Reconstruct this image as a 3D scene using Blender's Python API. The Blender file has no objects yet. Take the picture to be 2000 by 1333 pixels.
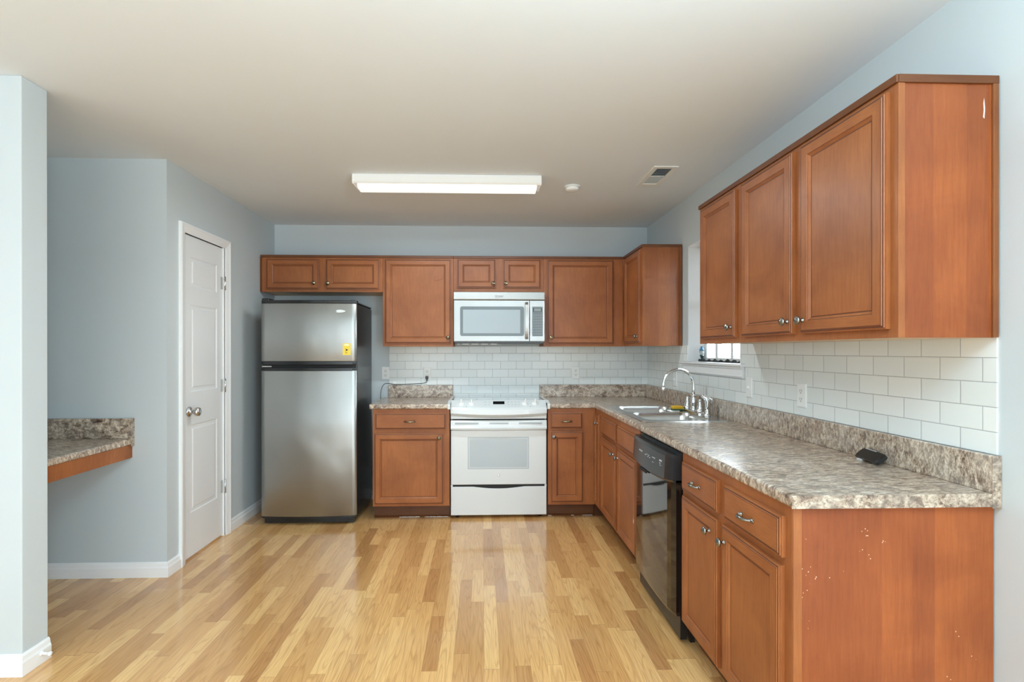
import bpy, bmesh, math, random
from mathutils import Vector, Matrix
random.seed(7)
S = bpy.context.scene
COL = S.collection
PI = math.pi

# ------------------------------------------------------------------ camera
cam_d = bpy.data.cameras.new('camera')
cam = bpy.data.objects.new('camera', cam_d); COL.objects.link(cam)
cam_d.sensor_width = 36.0; cam_d.lens = 36*996.2079/2000
cam_d.shift_x = (1000-973.8708)/2000
cam_d.shift_y = (687.0504-666.5)/2000
cam.location = (0, 0, 1.3333)
cam.rotation_euler = (PI/2-0.0012, 0.0004, -0.0325)
cam_d.clip_start = 0.02
S.camera = cam
# ------------------------------------------------------------------ world, light, exposure
S.view_settings.view_transform = 'Standard'; S.view_settings.look = 'None'
S.view_settings.gamma = 1; S.view_settings.use_curve_mapping = False
S.view_settings.exposure = 1.06
W = bpy.data.worlds.new('World'); S.world = W; W.use_nodes = True
bg = W.node_tree.nodes['Background']
bg.inputs[0].default_value = (0.86, 0.93, 1.0, 1); bg.inputs[1].default_value = 1.1
def area(name, loc, rot, sx, sy, power, col=(1, 1, 1), spread=PI):
    d = bpy.data.lights.new(name, 'AREA'); d.shape = 'RECTANGLE'; d.size = sx; d.size_y = sy
    d.energy = power; d.color = col; d.spread = spread
    o = bpy.data.objects.new(name, d); COL.objects.link(o); o.location = loc; o.rotation_euler = rot
    return o
area('patio_daylight', (-0.2, -3.52, 1.10), (PI/2, 0, 0), 3.4, 2.0, 21, (0.76, 0.91, 1.0))
area('left_fill_light', (-3.21, -1.2, 1.45), (PI/2, 0, -PI/2), 1.8, 1.3, 18, (0.76, 0.91, 1.0))  # unseen fill lamp added on the left to brighten the right side
area('side_fill_light', (1.54, -1.5, 1.12), (PI/2, 0, PI/2), 1.8, 1.9, 58, (0.76, 0.91, 1.0))  # unseen fill lamp added on the right to brighten the pantry side
area('ceiling_bounce_flash', (0.40, 0.0, 1.90), (PI, 0, 0), 0.22, 0.22, 50, (0.64, 0.88, 1.0))
area('sink_window_daylight', (1.76, 3.33, 1.70), (PI/2, 0, PI/2), 0.72, 0.8, 20, (0.80, 0.92, 1.0))
try:
    S.cycles.max_bounces = 10; S.cycles.diffuse_bounces = 6; S.cycles.glossy_bounces = 5
    S.cycles.sample_clamp_indirect = 6; S.cycles.caustics_reflective = False; S.cycles.caustics_refractive = False
except Exception: pass

# ------------------------------------------------------------------ materials
def mat(name, col=(.8, .8, .8), rough=.5, metal=0.0, spec=.5, coat=0.0, emit=None, es=0, trans=0, ior=None, aniso=0):
    m = bpy.data.materials.new(name); m.use_nodes = True
    b = m.node_tree.nodes['Principled BSDF']
    b.inputs['Base Color'].default_value = (*col, 1); b.inputs['Roughness'].default_value = rough
    b.inputs['Metallic'].default_value = metal; b.inputs['Specular IOR Level'].default_value = spec
    b.inputs['Coat Weight'].default_value = coat; b.inputs['Transmission Weight'].default_value = trans
    b.inputs['Anisotropic'].default_value = aniso
    if ior: b.inputs['IOR'].default_value = ior
    if emit: b.inputs['Emission Color'].default_value = (*emit, 1); b.inputs['Emission Strength'].default_value = es
    m['b'] = 1
    return m
class NT:
    def __init__(s, m): s.t = m.node_tree; s.n = s.t.nodes; s.b = s.n['Principled BSDF']
    def new(s, ty, **k):
        n = s.n.new(ty)
        for a, v in k.items(): setattr(n, a, v)
        return n
    def link(s, a, b): s.t.links.new(a, b)
    def coord(s, scale=(1, 1, 1), kind='Object', rot=(0, 0, 0), loc=(0, 0, 0)):
        c = s.new('ShaderNodeTexCoord'); mp = s.new('ShaderNodeMapping')
        mp.inputs['Scale'].default_value = scale; mp.inputs['Rotation'].default_value = rot; mp.inputs['Location'].default_value = loc
        s.link(c.outputs[kind], mp.inputs[0]); return mp.outputs[0]
    def noise(s, vec, scale=5, detail=4, rough=.5, dist=0):
        n = s.new('ShaderNodeTexNoise'); s.link(vec, n.inputs['Vector'])
        n.inputs['Scale'].default_value = scale; n.inputs['Detail'].default_value = detail
        n.inputs['Roughness'].default_value = rough; n.inputs['Distortion'].default_value = dist
        return n.outputs['Fac']
    def ramp(s, fac, stops, interp='LINEAR'):
        r = s.new('ShaderNodeValToRGB'); r.color_ramp.interpolation = interp
        e = r.color_ramp.elements
        while len(e) < len(stops): e.new(.5)
        for i, (p, c) in enumerate(stops):
            e[i].position = p; e[i].color = (*c, 1) if len(c) == 3 else c
        s.link(fac, r.inputs[0]); return r.outputs[0]
    def mix(s, fac, a, b, mode='MIX'):
        m = s.new('ShaderNodeMix', data_type='RGBA', blend_type=mode)
        if hasattr(fac, 'default_value'): s.link(fac, m.inputs[0])
        else: m.inputs[0].default_value = fac
        for i, v in ((6, a), (7, b)):
            if isinstance(v, tuple): m.inputs[i].default_value = (*v, 1)
            else: s.link(v, m.inputs[i])
        return m.outputs[2]
    def math(s, op, a, b=None, c=None):
        m = s.new('ShaderNodeMath', operation=op)
        for i, v in enumerate((a, b, c)):
            if v is None: continue
            if isinstance(v, (int, float)): m.inputs[i].default_value = v
            else: s.link(v, m.inputs[i])
        return m.outputs[0]
    def bump(s, h, strength=.2, dist=.01):
        b = s.new('ShaderNodeBump'); b.inputs['Strength'].default_value = strength; b.inputs['Distance'].default_value = dist
        s.link(h, b.inputs['Height']); s.link(b.outputs[0], s.b.inputs['Normal'])
    def color(s, c): s.link(c, s.b.inputs['Base Color'])
    def rough(s, c): s.link(c, s.b.inputs['Roughness'])

def painted(name, col, rough=.7, bump=.05):
    m = mat(name, col, rough, spec=.3); t = NT(m)
    v = t.coord(); n = t.noise(v, 220, 2); t.bump(n, bump, .002)
    n2 = t.noise(v, 1.3, 3)
    t.color(t.mix(n2, tuple(c*.975 for c in col), tuple(min(1, c*1.02) for c in col)))
    return m
M = {}
M['wall'] = painted('grey_wall_paint', (.56, .615, .635))
M['ceil'] = painted('ceiling_paint', (.75, .80, .845), .85)
M['trim'] = mat('white_trim_paint', (.84, .86, .87), .35)
M['doorp'] = mat('white_door_paint', (.80, .82, .83), .38)

def wood(name, horiz=False, dark=1.0, bands=0, chips=0, rough=.42, tint=None):
    m = mat(name, rough=rough, coat=.08, spec=.36); t = NT(m); t.b.inputs['Coat Roughness'].default_value = .26
    v = t.coord((3, 3, 30) if horiz else (22, 22, 1.6)); v2 = t.coord()
    fine = t.noise(v, 6.0, 6, .6, .3)
    blot = t.noise(v2, 3.4, 4, .55, .6)
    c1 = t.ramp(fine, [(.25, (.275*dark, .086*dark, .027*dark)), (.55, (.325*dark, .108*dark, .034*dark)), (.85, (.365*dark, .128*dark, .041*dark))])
    c2 = t.ramp(blot, [(.3, (.80, .76, .73)), (.7, (1.18, 1.24, 1.22))])
    c = t.mix(1.0, c1, c2, 'MULTIPLY')
    if bands:
        vb = t.coord((bands, bands, .05)); nb = t.noise(vb, 1.0, 0)
        w = t.new('ShaderNodeTexWhiteNoise', noise_dimensions='1D')
        sx = t.new('ShaderNodeSeparateXYZ'); t.link(t.coord((bands, bands, 1)), sx.inputs[0])
        fl = t.math('FLOOR', t.math('ADD', sx.outputs[0], t.math('MULTIPLY', nb, .8))); t.link(fl, w.inputs['W'])
        c = t.mix(1.0, c, t.ramp(w.outputs[0], [(0, (.84, .80, .82)), (1, (1.16, 1.18, 1.05))]), 'MULTIPLY')
    if chips:
        vo = t.new('ShaderNodeTexVoronoi'); vo.inputs['Scale'].default_value = 75; t.link(v2, vo.inputs['Vector'])
        near = t.math('LESS_THAN', vo.outputs['Distance'], .13)
        cl = t.math('GREATER_THAN', t.noise(v2, 5.5, 2), .62)
        c = t.mix(t.math('MULTIPLY', near, t.math('MULTIPLY', cl, chips)), c, (.78, .70, .58))
    if tint: c = t.mix(1.0, c, tint, 'MULTIPLY')
    t.color(c); t.bump(fine, .015, .001)
    return m
M['wood'] = wood('cherry_wood_vertical'); M['woodh'] = wood('cherry_wood_horizontal', True)
M['scribe'] = wood('scribe_strip_wood', dark=.72)
M['panel'] = wood('cherry_veneer_panel', bands=11)
M['endpanel'] = wood('cherry_veneer_end_panel', dark=.90, bands=12, chips=.85, tint=(1.08, .88, .82))
M['endpanel_up'] = wood('cherry_veneer_upper_end', dark=.90, bands=12, tint=(1.08, .88, .82))
M['glaze'] = mat('dark_glaze_line', (.115, .034, .014), .45)
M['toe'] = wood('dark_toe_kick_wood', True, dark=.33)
M['toptrim'] = wood('dark_top_moulding', True, dark=.45)
M['under'] = mat('raw_cabinet_underside', (.62, .47, .32), .6)

def granite(name, bright=1.0):
    m = mat(name, rough=.26, coat=.35, spec=.5); t = NT(m); t.b.inputs['Coat Roughness'].default_value = .16
    v = t.coord(kind='Object'); vs = t.coord((.55, 1.5, .75))
    big = t.noise(v, 6, 4, .6, .8); mid = t.noise(vs, 46, 7, .72, .5); fine = t.noise(vs, 150, 4, .7, .3)
    b = bright
    base = t.ramp(mid, [(.34, (.070*b, .045*b, .036*b)), (.44, (.21*b, .145*b, .105*b)), (.52, (.42*b, .325*b, .245*b)), (.64, (.66*b, .57*b, .46*b))])
    spk = t.ramp(fine, [(.36, (.22, .18, .16)), (.46, (.8, .77, .74)), (.55, (1.05, 1.05, 1.04)), (.7, (1.25, 1.22, 1.18))])
    c = t.mix(.85, base, spk, 'MULTIPLY')
    c = t.mix(t.ramp(big, [(.38, (0, 0, 0)), (.66, (.6, .6, .6))]), c, t.mix(.5, c, (.58*b, .53*b, .46*b)))
    t.color(c)
    return m
M['granite'] = granite('brown_granite_laminate', 1.12)
M['granite_edge'] = granite('brown_granite_laminate_edge', 1.0)

def floor_mat():
    m = mat('oak_strip_laminate', rough=.2, coat=.65, spec=.5); t = NT(m); t.b.inputs['Coat Roughness'].default_value = .09
    g = t.new('ShaderNodeNewGeometry'); sp = t.new('ShaderNodeSeparateXYZ'); t.link(g.outputs['Position'], sp.inputs[0])
    wd = .0655
    u = t.math('DIVIDE', t.math('ADD', sp.outputs[0], 10.013), wd); iu = t.math('FLOOR', u); fu = t.math('FRACT', u)
    w1 = t.new('ShaderNodeTexWhiteNoise', noise_dimensions='1D'); t.link(iu, w1.inputs['W'])
    ln = .56
    vv = t.math('ADD', t.math('DIVIDE', t.math('ADD', sp.outputs[1], 10), ln), t.math('MULTIPLY', w1.outputs[0], 7.3))
    # vary piece length by warping
    vv = t.math('ADD', vv, t.math('MULTIPLY', t.math('SINE', t.math('ADD', t.math('MULTIPLY', vv, 2.1), t.math('MULTIPLY', iu, 1.7))), .22))
    iv = t.math('FLOOR', vv); fv = t.math('FRACT', vv)
    cb = t.new('ShaderNodeCombineXYZ'); t.link(iu, cb.inputs[0]); t.link(iv, cb.inputs[1])
    w2 = t.new('ShaderNodeTexWhiteNoise', noise_dimensions='2D'); t.link(cb.outputs[0], w2.inputs['Vector'])
    tone = t.ramp(w2.outputs[0], [(0, (.50, .245, .088)), (.3, (.62, .335, .122)), (.65, (.74, .425, .165)), (1, (.84, .525, .22))])
    # grain
    off = t.new('ShaderNodeVectorMath', operation='SCALE'); t.link(w2.outputs['Color'], off.inputs[0]); off.inputs['Scale'].default_value = 9
    ad = t.new('ShaderNodeVectorMath', operation='ADD'); t.link(g.outputs['Position'], ad.inputs[0]); t.link(off.outputs[0], ad.inputs[1])
    mp = t.new('ShaderNodeMapping'); mp.inputs['Scale'].default_value = (1.15, .09, 1); t.link(ad.outputs[0], mp.inputs[0])
    wv = t.new('ShaderNodeTexNoise'); t.link(mp.outputs[0], wv.inputs['Vector']); wv.inputs['Scale'].default_value = 13; wv.inputs['Detail'].default_value = 1.5
    ring = t.math('FRACT', t.math('MULTIPLY', wv.outputs['Fac'], 13))
    ringl = t.ramp(ring, [(0, (.85, .81, .76)), (.22, (1.01, 1.01, 1.01)), (.82, (1.04, 1.05, 1.05)), (1, (.85, .81, .76))])
    mp2 = t.new('ShaderNodeMapping'); mp2.inputs['Scale'].default_value = (1, .03, 1); t.link(ad.outputs[0], mp2.inputs[0])
    fine = t.noise(mp2.outputs[0], 260, 3, .6)
    finel = t.ramp(fine, [(.35, (.84, .80, .76)), (.6, (1.05, 1.05, 1.05))])
    c = t.mix(1.0, tone, ringl, 'MULTIPLY'); c = t.mix(.8, c, finel, 'MULTIPLY')
    gap = t.math('MAXIMUM', t.math('LESS_THAN', fu, .018), t.math('LESS_THAN', fv, .0035))
    c = t.mix(t.math('MULTIPLY', gap, .45), c, (.16, .085, .04))
    t.color(c)
    t.rough(t.math('ADD', t.math('MULTIPLY', t.noise(g.outputs['Position'], 2.5, 3), .10), .17))
    t.bump(t.math('SUBTRACT', fine, t.math('MULTIPLY', gap, 1.5)), .05, .001)
    return m
M['floor'] = floor_mat()

def tile_mat(name, axis):
    """subway tile: axis 0 -> horizontal runs along X, 1 -> along Y"""
    m = mat(name, rough=.22, spec=.5); t = NT(m)
    g = t.new('ShaderNodeNewGeometry'); sp = t.new('ShaderNodeSeparateXYZ'); t.link(g.outputs['Position'], sp.inputs[0])
    tw, th = .1438, .0735
    vr = t.math('DIVIDE', t.math('SUBTRACT', sp.outputs[2], 1.3125-th*20), th); iv = t.math('FLOOR', vr); fv = t.math('FRACT', vr)
    par = t.math('MODULO', iv, 2.0)
    base = (-.695 if axis == 0 else 1.710)-tw*20
    ur = t.math('ADD', t.math('DIVIDE', t.math('SUBTRACT', sp.outputs[axis], base), tw), t.math('MULTIPLY', par, .5))
    iu = t.math('FLOOR', ur); fu = t.math('FRACT', ur)
    du = t.math('MULTIPLY', t.math('MINIMUM', fu, t.math('SUBTRACT', 1.0, fu)), tw)
    dv = t.math('MULTIPLY', t.math('MINIMUM', fv, t.math('SUBTRACT', 1.0, fv)), th)
    d = t.math('MINIMUM', du, dv)
    cb = t.new('ShaderNodeCombineXYZ'); t.link(iu, cb.inputs[0]); t.link(iv, cb.inputs[1])
    w = t.new('ShaderNodeTexWhiteNoise', noise_dimensions='2D'); t.link(cb.outputs[0], w.inputs['Vector'])
    tc = t.ramp(w.outputs[0], [(0, (.74, .785, .775)), (1, (.80, .835, .825))])
    c = t.mix(t.math('LESS_THAN', d, .0013), tc, (.40, .42, .43))
    t.color(c)
    hr = t.new('ShaderNodeMapRange'); t.link(d, hr.inputs[0]); hr.inputs[1].default_value = 0.0005; hr.inputs[2].default_value = .0045
    t.bump(t.math('ADD', hr.outputs[0], t.math('MULTIPLY', t.noise(g.outputs['Position'], 9, 2), .35)), .35, .0015)
    return m
M['tile_x'] = tile_mat('white_subway_tile_back', 0); M['tile_y'] = tile_mat('white_subway_tile_right', 1)

def steel(name, col=(.60, .60, .58), rough=.3, horiz=True, wav=.0, metal=1.0):
    m = mat(name, col, rough, metal, aniso=.4); t = NT(m)
    v = t.coord((1, 1, 90) if horiz else (90, 90, 1)); n = t.noise(v, 4, 3)
    if wav:
        w = t.noise(t.coord((1, 1, .75)), 3.6, 1.5, .4)
        t.bump(t.math('ADD', t.math('MULTIPLY', w, 1.0), t.math('MULTIPLY', n, .004)), wav, .05)
    t.rough(t.math('ADD', t.math('MULTIPLY', n, .10), rough-.05))
    return m
M['steel'] = steel('brushed_stainless_steel', (.40, .40, .385), .40)
M['fridge_steel'] = steel('fridge_stainless_steel', (.345, .35, .335), .36, True, .35)
M['sink_steel'] = steel('sink_stainless_steel', (.62, .64, .64), .22)
M['chrome'] = mat('chrome', (.82, .84, .85), .06, 1)
M['nickel'] = mat('aged_nickel', (.30, .29, .27), .24, 1)
M['nickel_bright'] = mat('satin_nickel', (.56, .55, .53), .25, 1)
M['bronze'] = mat('antique_bronze', (.30, .25, .17), .30, 1)
M['black'] = mat('black_plastic', (.012, .013, .014), .25)
M['blackgloss'] = mat('glossy_black', (.006, .007, .007), .07, spec=.65, coat=.6)
M['blackside'] = mat('textured_black_side', (.018, .020, .022), .24, spec=.6)
M['white'] = mat('white_enamel', (.70, .74, .75), .2, coat=.3)
M['whitep'] = mat('white_plastic', (.84, .86, .86), .35)
M['white_dim'] = mat('ivory_plate', (.80, .82, .80), .4)
M['ovenglass'] = mat('oven_window_glass', (.44, .50, .53), .12, coat=.3)
M['ovengrey'] = mat('vent_grey', (.38, .41, .42), .5)
M['cooktop'] = mat('ceramic_cooktop', (.36, .41, .43), .03, spec=.9, coat=1.0)
M['mwborder'] = mat('microwave_glass_border', (.14, .17, .18), .2)
M['mwglass'] = mat('microwave_window', (.34, .40, .43), .2)
M['keypad'] = mat('microwave_keypad', (.16, .19, .205), .4)
M['keys'] = mat('keypad_print', (.30, .34, .35), .5)
M['lcd'] = mat('lcd', (.23, .27, .27), .15)
M['dark'] = mat('gap_shade_black', (.01, .01, .01), .7)  # flat black painted in for the shade inside gaps and recesses
M['yellow'] = mat('yellow_paper', (.80, .60, .06), .6)
M['paleyellow'] = mat('pale_yellow_paper', (.88, .78, .42), .6)
M['sponge'] = mat('yellow_sponge', (.82, .48, .03), .9)
M['sponge_g'] = mat('green_scrub_pad', (.05, .12, .06), .95)
M['diffuser'] = mat('white_acrylic_diffuser', (.90, .90, .88), .3, emit=(.86, .96, 1), es=.35)  # slight glow added to keep the lens white
M['fixture'] = mat('fixture_white_metal', (.86, .86, .84), .35)
M['vinyl'] = mat('white_vinyl', (.84, .86, .86), .3)
M['greyprint'] = mat('grey_print', (.22, .23, .24), .5)
M['lightprint'] = mat('light_grey_print', (.45, .47, .48), .5)
M['silverprint'] = mat('silver_badge', (.80, .82, .82), .25, .4)
M['blue'] = mat('blue_plastic', (.05, .22, .42), .3)
M['smoky'] = mat('dark_green_plastic', (.03, .07, .06), .3)
M['caulk'] = mat('peeling_white_caulk', (.82, .80, .76), .6)
M['fabricdark'] = mat('dark_weatherstrip', (.03, .035, .035), .8)
m = mat('window_glass', (1, 1, 1), .0, trans=1, ior=1.45); M['glass'] = m
m = mat('clear_bottle', (.80, .90, .90), .1, trans=.7, ior=1.4); M['clear'] = m
M['siding'] = mat('white_exterior_siding', (.86, .86, .86), .7)
M['grass'] = mat('outside_ground', (.42, .44, .38), .9)

# ------------------------------------------------------------------ mesh helpers
class MB:
    def __init__(s): s.bm = bmesh.new(); s.mats = []
    def mi(s, m):
        m = M[m] if isinstance(m, str) else m
        if m not in s.mats: s.mats.append(m)
        return s.mats.index(m)
    def box(s, x0, x1, y0, y1, z0, z1, m):
        i = s.mi(m); x0, x1 = sorted((x0, x1)); y0, y1 = sorted((y0, y1)); z0, z1 = sorted((z0, z1))
        v = [s.bm.verts.new(p) for p in ((x0,y0,z0),(x1,y0,z0),(x1,y1,z0),(x0,y1,z0),(x0,y0,z1),(x1,y0,z1),(x1,y1,z1),(x0,y1,z1))]
        for f in ((3,2,1,0),(4,5,6,7),(0,1,5,4),(1,2,6,5),(2,3,7,6),(3,0,4,7)):
            s.bm.faces.new([v[k] for k in f]).material_index = i
        return s
    def rings(s, loops, m, cap0=True, cap1=True, mats=None, smooth=False):
        """loops: list of lists of points (same length, closed)."""
        i = s.mi(m); L = [[s.bm.verts.new(p) for p in lp] for lp in loops]; n = len(L[0])
        for a in range(len(L)-1):
            for k in range(n):
                f = s.bm.faces.new((L[a][k], L[a][(k+1) % n], L[a+1][(k+1) % n], L[a+1][k]))
                f.material_index = s.mi(mats[a][k]) if mats else i; f.smooth = smooth
        if cap0: s.bm.faces.new(L[0][::-1]).material_index = i
        if cap1: s.bm.faces.new(L[-1]).material_index = i
        return s
    def lathe(s, prof, m, origin=(0,0,0), axis=(0,0,1), seg=20):
        """prof: (radius, height) list; axis direction."""
        q = Vector((0,0,1)).rotation_difference(Vector(axis)); o = Vector(origin)
        loops = [[o+q@Vector((max(r,1e-5)*math.cos(2*PI*k/seg), max(r,1e-5)*math.sin(2*PI*k/seg), h)) for k in range(seg)] for r, h in prof]
        return s.rings(loops, m, smooth=True)
    def tube(s, pts, r, m, seg=10):
        pts = [Vector(p) for p in pts]; n = len(pts); loops = []
        rr = r if isinstance(r, (list, tuple)) else [r]*n
        ref = Vector((0,0,1)); prev = None
        for i, p in enumerate(pts):
            d = (pts[min(i+1, n-1)]-pts[max(i-1, 0)]).normalized()
            if prev is None:
                a = d.cross(ref)
                if a.length < 1e-3: a = d.cross(Vector((1,0,0)))
                a.normalize()
            else: a = (prev-d*prev.dot(d)).normalized()
            prev = a; b = d.cross(a)
            loops.append([p+rr[i]*(math.cos(2*PI*k/seg)*a+math.sin(2*PI*k/seg)*b) for k in range(seg)])
        return s.rings(loops, m, smooth=True)
    def prism(s, poly, h0, h1, m, plane='yz'):
        """poly in plane, extruded along the remaining axis."""
        def P(a, b, h): return {'yz': (h, a, b), 'xz': (a, h, b), 'xy': (a, b, h)}[plane]
        return s.rings([[P(a, b, h0) for a, b in poly], [P(a, b, h1) for a, b in poly]], m)
    def build(s, name, parent=None, bevel=0, seg=2, smooth_angle=None, loc=None):
        bmesh.ops.remove_doubles(s.bm, verts=s.bm.verts, dist=1e-6)
        bmesh.ops.recalc_face_normals(s.bm, faces=s.bm.faces)
        me = bpy.data.meshes.new(name)
        root = parent
        off = Vector((0,0,0))
        while root is not None:
            off += root.location; root = root.parent
        if loc is not None: off += Vector(loc)
        bmesh.ops.translate(s.bm, verts=s.bm.verts, vec=-off)
        s.bm.to_mesh(me); s.bm.free()
        for m in s.mats: me.materials.append(m)
        o = bpy.data.objects.new(name, me); COL.objects.link(o); o.parent = parent
        if loc is not None: o.location = loc
        if bevel:
            b = o.modifiers.new('bevel', 'BEVEL'); b.width = bevel; b.segments = seg; b.limit_method = 'ANGLE'; b.angle_limit = math.radians(35)
            b.harden_normals = False
        return o
def thing(name, loc, label, cat, group=None):
    o = bpy.data.objects.new(name, None); COL.objects.link(o); o.location = loc; o.empty_display_size = .05
    return tag(o, label, cat, group)
def tag(o, label, cat, group=None, kind=None):
    o['label'] = label; o['category'] = cat
    if group: o['group'] = group
    if kind: o['kind'] = kind
    return o
def struct(o, label=None, cat=None):
    o['kind'] = 'structure'
    if label: o['label'] = label
    if cat: o['category'] = cat
    return o
def bx(name, x0, x1, y0, y1, z0, z1, m, parent=None, bevel=0, loc=None):
    return MB().box(x0, x1, y0, y1, z0, z1, m).build(name, parent, bevel, loc=loc)
def rrect(x0, x1, z0, z1, r, n=4):
    pts = []
    for cx, cz, a0 in ((x1-r, z0+r, -PI/2), (x1-r, z1-r, 0), (x0+r, z1-r, PI/2), (x0+r, z0+r, PI)):
        for k in range(n+1):
            a = a0+PI/2*k/n; pts.append((cx+r*math.cos(a), cz+r*math.sin(a)))
    return pts
def text_mesh(s, size, mtl, name, parent, origin, xdir, ydir, extr=.0006):
    cu = bpy.data.curves.new('t', 'FONT'); cu.body = s; cu.size = size; cu.extrude = extr; cu.align_x = 'CENTER'; cu.align_y = 'CENTER'
    to = bpy.data.objects.new('t', cu); COL.objects.link(to)
    dg = bpy.context.evaluated_depsgraph_get(); me = bpy.data.meshes.new_from_object(to.evaluated_get(dg))
    bpy.data.objects.remove(to); bpy.data.curves.remove(cu)
    X = Vector(xdir); Y = Vector(ydir); Z = X.cross(Y)
    off = Vector((0,0,0)); r = parent
    while r is not None: off += r.location; r = r.parent
    mt = Matrix(((X.x, Y.x, Z.x, origin[0]-off.x), (X.y, Y.y, Z.y, origin[1]-off.y), (X.z, Y.z, Z.z, origin[2]-off.z), (0,0,0,1)))
    me.transform(mt); me.materials.clear(); me.materials.append(M[mtl])
    o = bpy.data.objects.new(name, me); COL.objects.link(o); o.parent = parent
    return o

# dimensions
WX, LX, DY, CZ = 1.518, -1.861, 4.644, 2.467
FX, RY = -3.2, -3.5            # far left wall, rear wall behind the camera
# ================================================================== SETTING
struct(bx('floor', FX-.1, WX+.2, RY-.1, DY+.1, -.05, 0, 'floor'), 'honey oak strip laminate floor', 'floor')
struct(bx('ceiling', FX-.1, WX+.25, RY-.1, DY+.1, CZ, CZ+.06, 'ceil'), 'smooth off-white painted ceiling', 'ceiling')
struct(bx('wall_back', LX, WX+.2, DY, DY+.1, 0, CZ, 'wall'), 'grey back wall behind the stove', 'wall')
b = MB()   # right wall with the window opening
wy0, wy1, wz0, wz1 = 2.945, 3.712, 1.240, 2.103
b.box(WX, WX+.2, RY, -2.42, 0, CZ, 'wall').box(WX, WX+.2, -2.42, -.58, 2.1, CZ, 'wall').box(WX, WX+.2, -2.42, -.58, 0, .12, 'wall').box(WX, WX+.2, -.58, wy0, 0, CZ, 'wall').box(WX, WX+.2, wy1, DY, 0, CZ, 'wall')  # rear opening cut only for the added side fill lamp
b.box(WX, WX+.2, wy0, wy1, 0, wz0, 'wall').box(WX, WX+.2, wy0, wy1, wz1, CZ, 'wall')
struct(b.build('wall_right'), 'grey right wall with the sink window', 'wall')
b = MB()   # left wall holding the pantry door
dy0, dy1, dz1 = 3.262, 3.748, 2.078
b.box(LX-.1, LX, 3.075, dy0, 0, CZ, 'wall').box(LX-.1, LX, dy1, DY, 0, CZ, 'wall').box(LX-.1, LX, dy0, dy1, dz1, CZ, 'wall')
struct(b.build('wall_left'), 'grey left wall with the white pantry door', 'wall')
struct(bx('wall_left_front', FX, LX-.1, 3.075, 3.175, 0, CZ, 'wall'), 'grey wall face above and below the desk ledge', 'wall')
struct(bx('wall_left_stub', FX, -1.891, 2.158, 2.285, 0, CZ, 'wall', bevel=.004), 'grey wall end at the left edge of the picture', 'wall')
b = MB(); b.box(FX-.1, FX, RY, -2.12, 0, CZ, 'wall').box(FX-.1, FX, -2.12, -.28, 0, .78, 'wall').box(FX-.1, FX, -2.12, -.28, 2.12, CZ, 'wall').box(FX-.1, FX, -.28, 3.175, 0, CZ, 'wall')  # opening cut only for the added left fill lamp
struct(b.build('wall_left_outer'))
def added_window(name, x0, x1, y0, y1, z0, z1):  # unseen frames added around the side fill lamps
    b = MB(); f = .045
    b.box(x0, x1, y0, y0+f, z0, z1, 'trim').box(x0, x1, y1-f, y1, z0, z1, 'trim').box(x0, x1, y0+f, y1-f, z0, z0+f, 'trim').box(x0, x1, y0+f, y1-f, z1-f, z1, 'trim')
    m = (y0+y1)/2; b.box(x0, x1, m-.03, m+.03, z0+f, z1-f, 'trim'); struct(b.build(name))
added_window('added_window_left', FX-.08, FX-.03, -2.12, -.28, .78, 2.12)
added_window('added_window_right', WX+.04, WX+.09, -2.42, -.58, .12, 2.1)
b = MB(); b.box(FX, -1.75, RY-.1, RY, 0, CZ, 'wall').box(1.75-.4, WX, RY-.1, RY, 0, CZ, 'wall').box(-1.75, 1.35, RY-.1, RY, 2.1, CZ, 'wall')
struct(b.build('wall_rear'))
# baseboards
def base_profile(t=.014, h=.088):
    return [(0, 0), (t, 0), (t, h*.62), (t*.72, h*.72), (t*.60, h*.90), (t*.25, h), (0, h)]
def sweep(b, path, prof, m, flip=1):
    """profile (offset, z) swept along an XY path with mitred corners; offset to the right of travel * flip"""
    n = len(path); P = [Vector(p) for p in path]; loops = []
    for k in range(n):
        d0 = (P[k]-P[k-1]).normalized() if k else (P[1]-P[0]).normalized()
        d1 = (P[k+1]-P[k]).normalized() if k < n-1 else d0
        n0 = Vector((d0.y, -d0.x))*flip; n1 = Vector((d1.y, -d1.x))*flip
        bi = (n0+n1).normalized(); sc = 1/max(.2, bi.dot(n0))
        loops.append([(P[k].x+bi.x*o*sc, P[k].y+bi.y*o*sc, z) for o, z in prof])
    b.rings(loops, m)
def baseboard(name, paths, label):
    b = MB()
    for p in paths: sweep(b, p, base_profile(), 'trim')
    return struct(b.build(name), label, 'baseboard')
baseboard('baseboard_left', [[(FX, 3.075), (LX, 3.075), (LX, 3.193)], [(LX, 3.813), (LX, DY)]], 'white baseboard around the pantry wall')
baseboard('baseboard_left_stub', [[(FX, 2.158), (-1.891, 2.158), (-1.891, 2.285)]], 'white baseboard around the wall end at left')
baseboard('baseboard_back', [[(LX, DY), (-.87, DY)]], 'white baseboard behind the refrigerator')
baseboard('baseboard_right', [[(WX, 1.455), (WX, -.58)]], 'white baseboard on the right wall')

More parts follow.
